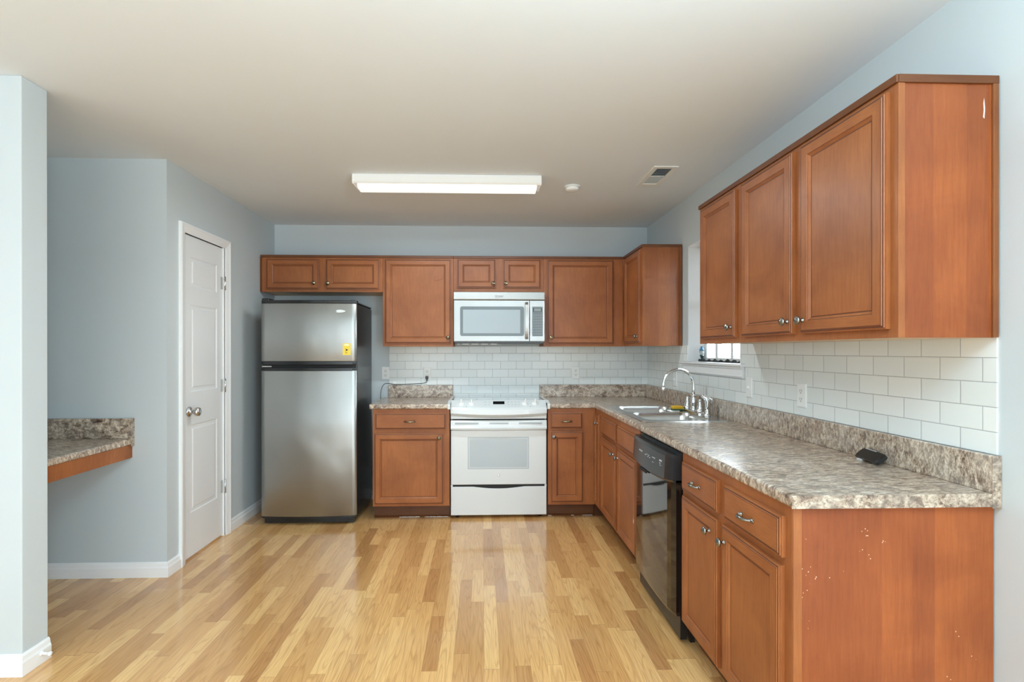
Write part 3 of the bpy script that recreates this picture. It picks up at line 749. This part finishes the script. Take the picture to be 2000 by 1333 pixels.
for xk in (-.165, -.085, .345, .425):
    o = onpanel(xk, .50)
    b = MB(); b.lathe([(0, 0), (.026, 0), (.026, .003), (.021, .008), (.017, .010), (.0, .011)], 'whitep', o, nrm, 24)
    q = Vector((0,0,1)).rotation_difference(nrm)
    lp = []
    for h, w, l in ((.006, .010, .022), (.018, .0075, .015), (.040, .0055, .007), (.046, .0025, .004)):
        lp.append([o+q@Vector((sx*w, sy*l, h)) for sx, sy in ((-1,-1),(1,-1),(1,1),(-1,1))])
    b.rings(lp, 'whitep'); b.build('knob', t)
b = MB()
def onbox(b, xa, xb, ta, tb, m, lift=.001):
    P = [onpanel(xa, ta), onpanel(xb, ta), onpanel(xb, tb), onpanel(xa, tb)]
    b.rings([[tuple(p-nrm*.002) for p in P], [tuple(p+nrm*lift) for p in P]], m)
onbox(b, .088, .180, .18, .56, 'blackgloss'); b.build('display', cp)
for xk in (.02, .05, .205, .235, .262, .29):
    for tt in (.25, .60):
        b = MB(); onbox(b, xk, xk+.012, tt, tt+.07, 'lightprint', .0008); b.build('printed_mark', cp)
for xk in (-.125, .385):
    b = MB(); onbox(b, xk-.003, xk+.003, .84, .92, 'greyprint', .0008); b.build('indicator_dot', cp)
# gap, oven door
b = MB(); b.box(x0+.012, x1-.012, 4.066, 4.085, .782, .792, 'dark'); b.build('vent_gap_shade', t)
b = MB(); b.box(x0+.001, x1-.001, 4.060, 4.085, .268, .700, 'white'); od = b.build('oven_door', t, .004)
b = MB(); n = 20; loops = []
for k in range(n+1):
    u = -1+2*k/n; x = x0+.001+(x1-x0-.002)*k/n; bow = .010*(1-u*u)
    loops.append([(x, 4.085, .700), (x, 4.085, .781), (x, 4.052, .781), (x, 4.046-bow*.3, .772), (x, 4.044-bow*.5, .735), (x, 4.036-bow, .722), (x, 4.038-bow, .712-bow*.3), (x, 4.058, .703-bow*.4)])
b.rings(loops, 'white'); hb = b.build('handle_bar', od)
b = MB()
for (a, c) in ((-.214, -.028), (.058, .210), (.292, .476)):
    for z in (.7545, .7625): 
        b.box(a, c, 4.0395, 4.050, z-.0022, z+.0022, 'ovengrey')
b.build('vent_slot', hb)
b = MB(); b.prism(rrect(-.114, .374, .392, .647, .006), 4.0585, 4.0615, 'ovenglass', 'xz'); wg = b.build('oven_window', od)
b = MB()
for (a, c, e, f) in ((-.102, .362, .634, .636), (-.102, .362, .402, .404), (-.103, -.101, .402, .636), (.361, .363, .402, .636)): b.box(a, c, 4.0580, 4.0586, e, f, 'whitep')
b.build('window_outline', wg)
b = MB(); c0 = (.133, 4.0600, .343)
b.lathe([(0, 0), (.0105, 0), (.0105, .0012), (0, .0013)], 'greyprint', c0, (0, -1, 0), 24); lb = b.build('logo_badge', od)
b = MB(); b.lathe([(.0075, .0), (.0090, .0), (.0090, .0022), (.0075, .0022)], 'silverprint', c0, (0, -1, 0), 24); b.build('logo_ring', lb)
text_mesh('GE', .0095, 'silverprint', 'logo_letters', lb, (.133, 4.0582, .343), (1, 0, 0), (0, 0, 1))
# storage drawer with curved finger recess
b = MB(); n = 30; loops = []
for k in range(n+1):
    u = -1+2*k/n; x = x0+.002+(x1-x0-.004)*k/n
    dip = .016*max(0, 1-(u/.55)**2)**1.2 if abs(u) < .55 else 0
    loops.append([(x, 4.085, .026), (x, 4.060, .026), (x, 4.058, .030), (x, 4.058, .249-dip), (x, 4.062, .252-dip), (x, 4.085, .252-dip)])
b.rings(loops, 'white'); b.build('storage_drawer', t, 0)
b = MB(); b.box(x0+.016, x1-.016, 4.064, 4.086, .234, .268, 'dark'); b.build('drawer_gap_shade', t)
for s, xx in ((-1, x0), (1, x1)):
    b = MB(); b.box(min(xx, xx-s*.016), max(xx, xx-s*.016), 4.0585, 4.084, .2525, .2675, 'white'); b.build('corner_block', t)
for x in (x0+.05, x1-.05):
    for y in (4.11, 4.56):
        b = MB(); b.lathe([(0, 0), (.016, 0), (.016, .03), (0, .03)], 'black', (x, y, 0)); b.build('foot', t)

# ================================================================== MICROWAVE
t = thing('microwave_oven', (.145, 4.45, 1.40), 'stainless over-the-range microwave hanging under the short cabinet above the stove', 'microwave')
m0, m1, my = -.235, .521, 4.262
bx('body', m0+.003, m1-.003, my, 4.636, 1.405, 1.8265, 'mwborder', t)
b = MB(); b.prism([(my, 1.757), (my-.022, 1.759), (my-.024, 1.766), (my-.020, 1.822), (my-.012, 1.8265), (my, 1.8265)], m0, m1, 'steel', 'yz'); vp = b.build('vent_panel', t, .001)
md = bx('door', m0, .392, my-.022, my, 1.412, 1.7545, 'steel', t, .004)
b = MB(); b.prism(rrect(-.182, .350, 1.457, 1.703, .016), my-.0235, my-.020, 'mwborder', 'xz'); wn = b.build('window_border', md)
b = MB(); b.prism(rrect(-.158, .318, 1.480, 1.676, .004), my-.0245, my-.0225, 'mwglass', 'xz'); b.build('window', md)
b = MB(); P = []
for k in range(15):
    tt = k/14; P.append((.371, my-.0225-.034*math.sin(PI*tt)**.5 if 0 < k < 14 else my-.0225, 1.430+.31*tt))
n = len(P); loops = [[(.358, y, z), (.384, y, z), (.384, y+.007, z), (.358, y+.007, z)] for _, y, z in P]
b.rings(loops, 'steel', smooth=False); hd = b.build('handle', md)
pn = bx('control_panel', .396, m1, my-.022, my, 1.412, 1.7545, 'steel', t, .004)
b = MB(); b.prism(rrect(.418, .506, 1.455, 1.702, .006), my-.0235, my-.021, 'keypad', 'xz'); kp = b.build('keypad', pn)
b = MB()
for i in range(4):
    for j in range(8): b.box(.426+.0195*i, .438+.0195*i, my-.0240, my-.0232, 1.472+.0225*j, 1.476+.0225*j, 'keys')
b.build('keypad_markings', kp)
b = MB(); b.box(.424, .500, my-.0245, my-.0232, 1.660, 1.690, 'black'); ds = b.build('display', pn)
b = MB(); b.box(.432, .492, my-.0252, my-.0244, 1.663, 1.688, 'lcd'); b.build('display_screen', ds)
text_mesh('Whirlpool', .0165, 'greyprint', 'brand_lettering', vp, (.142, my-.0244, 1.790), (1, 0, .0), (0, 0, 1))
b = MB()
b.tube([(.142+.030*math.cos(a), my-.0236, 1.787+.011*math.sin(a)) for a in [PI*1.05+k*PI*.9/10 for k in range(11)]], .0009, 'greyprint', 5); b.build('brand_swirl', vp)
b = MB(); b.box(m0+.01, m1-.01, my+.005, 4.60, 1.395, 1.405, 'black'); bt = b.build('bottom_grille', t, .002)
b = MB(); random.seed(5)
for k in range(9):
    x = m0+.045+.04*k; b.box(x, x+.022, my+.03, my+.06, 1.385+.002*random.random(), 1.396, 'white_dim' if k % 2 else 'ovengrey')
b.box(m0+.03, m0+.36, my+.035, my+.075, 1.388, 1.396, 'white_dim'); b.build('vent_bracket', t)

# ================================================================== DISHWASHER
t = thing('dishwasher', (1.19, 2.585, 0), 'glossy black dishwasher built in between sink cabinet and near drawers', 'dishwasher')
d0, d1 = 2.278, 2.888
bx('body', .908, 1.49, d0+.006, d1-.006, .10, .868, 'black', t)
b = MB(); loops = []; n = 18
for k in range(n+1):
    u = -1+2*k/n; y = d0+.003+(d1-d0-.006)*k/n; e = min(k, n-k)
    bow = .012*(1-u*u); ed = .012*(1-min(1, e/1.5))
    loops.append([(.908, y, .13), (.870-bow+ed, y, .13), (.866-bow+ed, y, .14), (.866-bow+ed, y, .745), (.908, y, .745)])
b.rings(loops, 'blackgloss', smooth=False); dd = b.build('door', t, 0)
for p in dd.data.polygons: p.use_smooth = False
b = MB(); loops = []
for k in range(n+1):
    u = -1+2*k/n; y = d0+.003+(d1-d0-.006)*k/n; e = min(k, n-k); ed = .010*(1-min(1, e/1.5)); bow = .014*(1-u*u)
    lo = .735-.018*(1-u*u)
    loops.append([(.908, y, lo), (.862-bow+ed, y, lo), (.852-bow+ed, y, lo+.010), (.858-bow+ed, y, .845), (.866-bow+ed, y, .858), (.908, y, .858)])
b.rings(loops, 'blackside', smooth=False); cpn = b.build('control_panel', t, 0)
b = MB(); b.box(.842, .850, 2.60, 2.70, .7020, .7175, 'dark'); b.build('latch_recess_shade', cpn)
b = MB()
xp = lambda y: .855-.014*(1-((y-2.583)/.305)**2)-.0012
def dec(b, y0_, y1_, z0, z1, m): b.rings([[(xp(y0_)-h, y0_, z0), (xp(y1_)-h, y1_, z0), (xp(y1_)-h, y1_, z1), (xp(y0_)-h, y0_, z1)] for h in (-.003, .0006)], m)
for (y, w, z, h) in ((2.68, .05, .805, .006), (2.60, .008, .800, .005), (2.575, .004, .806, .004), (2.560, .006, .797, .004), (2.548, .004, .806, .004), (2.535, .006, .797, .005), (2.48, .035, .808, .003), (2.49, .02, .785, .002), (2.395, .024, .812, .007), (2.40, .012, .799, .004), (2.395, .02, .790, .002)):
    b = MB(); dec(b, y-w/2, y+w/2, z-h/2, z+h/2, 'lightprint'); b.build('printed_mark', cpn)
b = MB(); b.box(.90, .93, d0+.01, d1-.01, .02, .13, 'black'); b.build('kick_plate', t)
b = MB(); b.box(.8560, .8575, 2.860, 2.868, .355, .378, 'silverprint'); b.build('door_label', t)
for yy in (d0+.03, d1-.03):
    for xx in (.96, 1.44): bx('foot', xx-.01, xx+.01, yy-.01, yy+.01, 0, .10, 'black', t)

# ================================================================== SINK + FAUCET
t = thing('kitchen_sink', (1.21, 3.378, .915), 'double-bowl stainless steel sink set into the countertop under the window', 'sink')
rx0, rx1, ry0, ry1 = .945, 1.475, 2.960, 3.796
def bowl(b, x0, x1, y0, y1, top, depth, m, r=.06):
    loops = []
    for ins, z, rr in ((0, top, r), (.004, top-.006, r), (.012, top-.03, r), (.020, top-depth+.03, r), (.030, top-depth+.010, r*.9), (.055, top-depth, r*.6)):
        loops.append([(p[0], p[1], z) for p in rrect(x0+ins, x1-ins, y0+ins, y1-ins, max(.01, rr-ins*.3), 6)])
    b.rings(loops, m, cap0=False, cap1=True, smooth=True)
b = MB(); zt = .9205
bw = [(.985, 1.375, 3.010, 3.365), (.985, 1.375, 3.400, 3.755)]
# flat rim with two rounded openings (built as triangulated face with holes)
def rim():
    bm = b.bm; mi = b.mi('sink_steel')
    outer = rrect(rx0, rx1, ry0, ry1, .03, 5)
    vo = [bm.verts.new((x, y, zt)) for x, y in outer]
    edges = [bm.edges.new((vo[i], vo[(i+1) % len(vo)])) for i in range(len(vo))]
    for q in bw:
        vi = [bm.verts.new((x, y, zt)) for x, y in rrect(*q, .06, 6)]
        edges += [bm.edges.new((vi[i], vi[(i+1) % len(vi)])) for i in range(len(vi))]
    r = bmesh.ops.triangle_fill(bm, use_beauty=True, edges=edges)
    for g in r['geom']:
        if isinstance(g, bmesh.types.BMFace): g.material_index = mi
    lo = [bm.verts.new((x+.0*1, y, .9153)) for x, y in rrect(rx0-.006, rx1+.006, ry0-.006, ry1+.006, .035, 5)]
    for i in range(len(vo)):
        f = bm.faces.new((vo[i], vo[(i+1) % len(vo)], lo[(i+1) % len(vo)], lo[i])); f.material_index = mi
rim()
b.build('rim', t)
for q in bw:
    b = MB(); bowl(b, *q, zt, .17, 'sink_steel'); bo = b.build('bowl', t)
    b = MB(); cx, cy = (q[0]+q[1])/2, (q[2]+q[3])/2
    b.lathe([(0, 0), (.04, 0), (.043, .002), (.038, .003), (.03, .001), (0, .001)], 'chrome', (cx, cy, zt-.170), (0,0,1), 20); b.build('drain', bo)
t = thing('kitchen_faucet', (1.425, 3.395, zt), 'chrome gooseneck kitchen faucet with two handles behind the sink bowls', 'faucet')
fxx = 1.425
b = MB(); b.rings([[(x, y, z) for x, y in rrect(fxx-w, fxx+w, 3.395-l, 3.395+l, w*.95, 6)] for w, l, z in ((.028, .135, zt), (.028, .135, zt+.006), (.024, .130, zt+.012))], 'chrome'); b.build('deck_plate', t)
b = MB(); b.lathe([(0, 0), (.024, 0), (.024, .012), (.017, .022), (.016, .03), (.019, .045), (.019, .07), (.015, .085), (.0125, .095), (.0155, .098), (.0155, .103), (.011, .108), (0, .108)], 'chrome', (fxx, 3.395, zt+.010), (0,0,1), 24)
R = .105; cz = 1.103; P = [(fxx, 3.395, zt+.11), (fxx, 3.395, cz-.03)]
for k in range(19):
    a = PI*k/18; P.append((fxx-R+R*math.cos(a), 3.395-.012*k/18, cz+R*math.sin(a)))
P.append((fxx-2*R-.001, 3.383, cz-.02))
b.tube(P, .0098, 'chrome', 14)
b.lathe([(0, 0), (.0105, 0), (.012, .003), (.012, .016), (.0105, .02), (0, .02)], 'chrome', (fxx-2*R-.001, 3.383, cz-.036), (0,0,1), 18)
b.build('spout', t)
for yy, rot in ((3.497, .5), (3.293, -2.2)):
    b = MB(); b.lathe([(0, 0), (.025, 0), (.025, .014), (.020, .018), (.021, .03), (.014, .052), (.011, .060), (.012, .066), (.009, .074), (.010, .080), (.006, .086), (0, .087)], 'chrome', (fxx, yy, zt+.010), (0,0,1), 22)
    dx, dy = math.cos(rot), math.sin(rot)
    b.tube([(fxx, yy, zt+.080), (fxx+dx*.02, yy+dy*.02, zt+.084), (fxx+dx*.042, yy+dy*.042, zt+.080)], [.006, .005, .0035], 'chrome', 10)
    b.build('tap_handle', t)
t = thing('side_sprayer', (fxx, 3.185, zt), 'chrome side sprayer nearest the camera beside the faucet', 'sprayer')
b = MB(); b.lathe([(0, 0), (.022, 0), (.022, .006), (.015, .012), (.0135, .03), (.016, .034), (0, .034)], 'chrome', (fxx, 3.185, zt), (0,0,1), 20); b.build('base', t)
b = MB(); b.tube([(fxx, 3.185, zt+.03), (fxx, 3.185, zt+.07), (fxx+.001, 3.185, zt+.095), (fxx-.012, 3.186, zt+.118), (fxx-.034, 3.19, zt+.128)], [.012, .013, .017, .017, .012], 'chrome', 16)
b.build('spray_head', t)
b = MB(); b.tube([(fxx+.008, 3.180, zt+.120), (fxx+.026, 3.178, zt+.105), (fxx+.030, 3.177, zt+.078)], [.005, .0055, .004], 'chrome', 10); b.build('trigger', t)
t = thing('dish_sponge', (1.365, 3.52, zt), 'yellow sponge lying on the sink rim beside the faucet', 'sponge')
zz = zt+.0005
bx('sponge_body', 1.318, 1.390, 3.478, 3.530, zz+.009, zz+.030, 'sponge', t, .005)
bx('scrub_pad', 1.319, 1.389, 3.479, 3.529, zz, zz+.009, 'sponge_g', t, .002)
# ================================================================== SMALL THINGS
def outlet(face, u, v, label, group=None, toggle=False, plug=False, thick=0.0056):
    at = DY-thick if face == 'back' else WX-thick
    F = face_map(face, at)
    t = thing('light_switch' if toggle else 'wall_outlet', F(u, v, 0), label, 'switch' if toggle else 'outlet', group)
    b = MB(); lp = []
    for ins, d in ((0, 0), (0, .003), (.004, .0055), (.006, .006)):
        lp.append([F(a, c, d) for a, c in rrect(u-.035+ins, u+.035-ins, v-.0575+ins, v+.0575-ins, .004, 2)])
    b.rings(lp, 'whitep'); pl = b.build('cover_plate', t)
    if toggle:
        b = MB(); p = [F(u-.005, v-.011, .0058), F(u+.005, v-.011, .0058), F(u+.005, v+.011, .0058), F(u-.005, v+.011, .0058)]
        q = [F(u-.004, v-.004, .017), F(u+.004, v-.004, .017), F(u+.004, v+.001, .017), F(u-.004, v+.001, .017)]
        b.rings([p, q], 'whitep'); b.build('toggle', t)
    else:
        for s in (-1, 1):
            b = MB(); c = v+s*.0195
            b.rings([[F(u+.0165*math.cos(a*PI/10), c+.0145*math.sin(a*PI/10), d) for a in range(20)] for d in (.005, .0075)], 'white_dim'); rc = b.build('socket', t)
            b = MB()
            for k in (-1, 1):
                p, q = F(u+k*.0062-.0013, c-.001, .0070), F(u+k*.0062+.0013, c+.0085, .0080); b.box(p[0], q[0], p[1], q[1], p[2], q[2], 'greyprint')
            b.lathe([(0, 0), (.0028, 0), (.0028, .001), (0, .001)], 'greyprint', F(u, c-.0075, .0072), Vector(F(0,0,1))-Vector(F(0,0,0)), 10)
            b.build('slot', rc)
    return t
outlet('back', -.872, 1.132, 'white double outlet on bare grey wall beside the refrigerator', thick=0.0)
outlet('back', -.497, 1.128, 'white double outlet with a black plug in its lower socket')
outlet('back', .856, 1.134, 'white double outlet on the tiles right of the stove')
outlet('right', 2.362, 1.122, 'white double outlet on the right wall tiles above the counter')
outlet('right', 2.838, 1.126, 'white toggle light switch at the near end of the window apron', toggle=True)
outlet('right', 3.945, 1.113, 'white cover plate on right wall tiles behind the faucet spout', toggle=True)
# cord
t = thing('power_cord', (-.497, 4.62, 1.10), 'thin black power cord plugged into the outlet behind the counter', 'cord')
b = MB(); b.box(-.509, -.485, 4.603, 4.630, 1.083, 1.106, 'black'); b.box(-.504, -.490, 4.606, 4.628, 1.066, 1.083, 'black'); b.build('plug', t, .004)
ctrl = [(-.497, 4.618, 1.068), (-.503, 4.615, 1.052), (-.53, 4.612, 1.042), (-.60, 4.612, 1.038), (-.70, 4.613, 1.033), (-.78, 4.612, 1.033), (-.83, 4.610, 1.040), (-.868, 4.604, 1.040), (-.890, 4.59, 1.015), (-.900, 4.575, .97), (-.902, 4.57, .90), (-.903, 4.57, .70), (-.905, 4.58, .30)]
cu = []
for i in range(len(ctrl)-1):
    p0 = Vector(ctrl[max(i-1, 0)]); p1 = Vector(ctrl[i]); p2 = Vector(ctrl[i+1]); p3 = Vector(ctrl[min(i+2, len(ctrl)-1)])
    for k in range(6):
        s = k/6; cu.append(.5*((2*p1)+(-p0+p2)*s+(2*p0-5*p1+4*p2-p3)*s*s+(-p0+3*p1-3*p2+p3)*s**3))
cu.append(Vector(ctrl[-1]))
b = MB(); b.tube(cu, .0028, 'black', 8); b.build('cable', t)
b = MB(); b.box(-.800, -.768, 4.606, 4.6085, 1.037, 1.062, 'whitep'); b.build('cord_tag', t)
# black gadget
t = thing('handheld_device', (1.462, 1.86, .915), 'small black plastic device leaning on the near counter backsplash', 'device')
b = MB(); ang = math.radians(42); cxg, czg = 1.466, .9375
q = Matrix.Rotation(-math.radians(9), 3, 'Z')
def dev(lu, lv, lw):
    v = Vector((lv*math.cos(ang)-lw*math.sin(ang), lu, lv*math.sin(ang)+lw*math.cos(ang))); v = q@v
    return (cxg+v.x-.012, 1.862+v.y, czg+v.z)
for_l = []
for w, s in ((-.009, .90), (-.006, 1.0), (.006, 1.0), (.010, .88)):
    for_l.append([dev(a*s, c*s, w) for a, c in rrect(-.072, .072, -.024, .024, .014, 4)])
b.rings(for_l, 'black'); b.build('case', t)
b = MB(); b.rings([[dev(a, c, w) for a, c in ((-.02, .0195), (.05, .0195), (.05, .022), (-.02, .022))] for w in (.0075, .0102)], 'lightprint'); b.build('metal_strip', t)
b = MB(); b.box(1.436, 1.452, 1.888, 1.912, .9152, .923, 'silverprint'); b.build('clip', t, .002)
# window bottle and weatherstrip
t = thing('small_bottle', (1.600, 3.660, 1.262), 'small clear bottle with blue top in the far corner of the window', 'bottle')
bz = 1.2745; bp_ = (1.596, 3.655)
b = MB(); b.lathe([(0, 0), (.006, 0), (.008, .006), (.013, .020), (.016, .030), (0, .030)], 'smoky', (*bp_, bz)); b.build('bottle_base', t)
b = MB(); b.lathe([(0, .030), (.016, .030), (.017, .040), (.017, .060), (0, .060)], 'clear', (*bp_, bz)); b.build('bottle_body', t)
b = MB(); b.lathe([(0, .060), (.0175, .060), (.017, .070), (.010, .080), (.010, .090), (0, .091)], 'blue', (*bp_, bz)); b.build('cap', t)
b = MB(); random.seed(2); loops = []
for k in range(40):
    y = 2.97+.72*k/39; h = .006+.004*math.sin(k*1.3)+.003*random.random(); w = .016+.004*math.sin(k*.9)
    zc = 1.2575+h*.5+.0015
    z0_ = 1.2570
    loops.append([(1.588-w*.3, y, z0_), (1.588+w, y, z0_), (1.588+w*.9, y, z0_+h*1.2), (1.588+w*.2, y, z0_+h*1.9), (1.588-w*.2, y, z0_+h)])
b.rings(loops, 'fabricdark'); tag(b.build('weather_strip'), 'dark crumpled weather strip along the bottom of the window', 'weather strip')
b = MB(); b.box(1.583, 1.609, 3.640, 3.672, 1.2563, 1.2740, 'fabricdark'); 
b.build('bottle_stand', t)
# door stop
b = MB(); b.lathe([(0, 0), (.011, 0), (.011, .004), (.006, .006), (.006, .030), (.009, .031), (.009, .040), (0, .041)], 'whitep', (-1.877, 2.235, .045), (1, 0, -.1), 14)
tag(b.build('door_stop'), 'small white door stop on the left baseboard corner', 'door stop')
# ceiling light
t = thing('ceiling_light', (-.222, 3.36, CZ), 'long white fluorescent ceiling light over the kitchen floor', 'ceiling light')
lx0, lx1, ly0, ly1 = -.829, .385, 3.285, 3.435
b = MB(); b.prism([(ly0+.004, CZ), (ly0, CZ-.012), (ly0, CZ-.050), (ly0+.008, CZ-.059), (ly1-.008, CZ-.059), (ly1, CZ-.050), (ly1, CZ-.012), (ly1-.004, CZ)], lx0+.008, lx1-.008, 'fixture', 'yz'); b.build('housing', t)
pr = [(ly0+.014, CZ-.058), (ly0+.012, CZ-.070), (ly0+.020, CZ-.080), (ly0+.04, CZ-.085), (ly1-.04, CZ-.085), (ly1-.020, CZ-.080), (ly1-.012, CZ-.070), (ly1-.014, CZ-.058)]
b = MB(); b.prism(pr, lx0+.030, lx1-.030, 'diffuser', 'yz'); df = b.build('diffuser', t)
for xa, xb in ((lx0, lx0+.009), (lx1-.009, lx1)):
    b = MB(); b.prism([(ly0+.001, CZ), (ly0-.004, CZ-.012), (ly0-.004, CZ-.052), (ly0+.006, CZ-.063), (ly1-.006, CZ-.063), (ly1+.004, CZ-.052), (ly1+.004, CZ-.012), (ly1-.001, CZ)], xa, xb, 'fixture', 'yz'); b.build('end_cap', t, .002)
area('fixture_fill_light', (-.222, 3.36, CZ-.089), (0, 0, 0), 1.10, .08, 9.5, (.86, .96, 1.0))  # fill lamp added below a fixture taken as switched off
# smoke detector
t = thing('smoke_detector', (.622, 3.50, CZ), 'round white smoke detector on the ceiling right of the light', 'smoke detector')
b = MB(); b.lathe([(0, 0), (.056, 0), (.056, .008), (.050, .010), (0, .010)], 'white_dim', (.622, 3.50, CZ), (0,0,-1), 32); b.build('base_plate', t)
b = MB(); b.lathe([(.046, .010), (.048, .014), (.046, .024), (.036, .030), (.020, .033), (0, .034)], 'whitep', (.622, 3.50, CZ), (0,0,-1), 32); b.build('cover', t)
# ceiling vent
t = thing('ceiling_vent', (1.13, 3.27, CZ), 'rectangular white metal ceiling vent near the right wall', 'vent')
vx0, vx1, vy0, vy1 = 1.055, 1.208, 3.090, 3.452; zb = CZ-.006
b = MB(); 
b.box(vx0, vx0+.03, vy0, vy1, zb, CZ, 'white_dim').box(vx1-.03, vx1, vy0, vy1, zb, CZ, 'white_dim').box(vx0+.03, vx1-.03, vy0, vy0+.035, zb, CZ, 'white_dim').box(vx0+.03, vx1-.03, vy1-.035, vy1, zb, CZ, 'white_dim')
b.box(vx0+.03, vx1-.03, 3.262, 3.272, zb, CZ, 'white_dim'); b.build('frame', t, .002)
b = MB(); b.box(vx0+.028, vx1-.028, vy0+.03, 3.268, CZ-.0015, CZ-.0005, 'dark').box(vx0+.028, vx1-.028, 3.268, vy1-.03, CZ-.0015, CZ-.0005, 'whitep'); b.build('duct_shade_backing', t)  # near half painted black for the duct's shade, far half white
for k in range(7):
    y = vy0+.046+k*.0185
    b = MB(); b.rings([[(x, y, CZ-.002), (x, y-.003, CZ-.006), (x, y-.002, CZ-.006), (x, y+.001, CZ-.002)] for x in (vx0+.03, vx1-.03)], 'ovengrey'); b.build('louvre', t)
for k in range(7):
    y = 3.283+k*.0185
    b = MB(); b.rings([[(x, y, CZ-.0065), (x, y+.016, CZ-.002), (x, y+.016, CZ-.0015), (x, y, CZ-.0055)] for x in (vx0+.03, vx1-.03)], 'white_dim'); b.build('louvre', t)
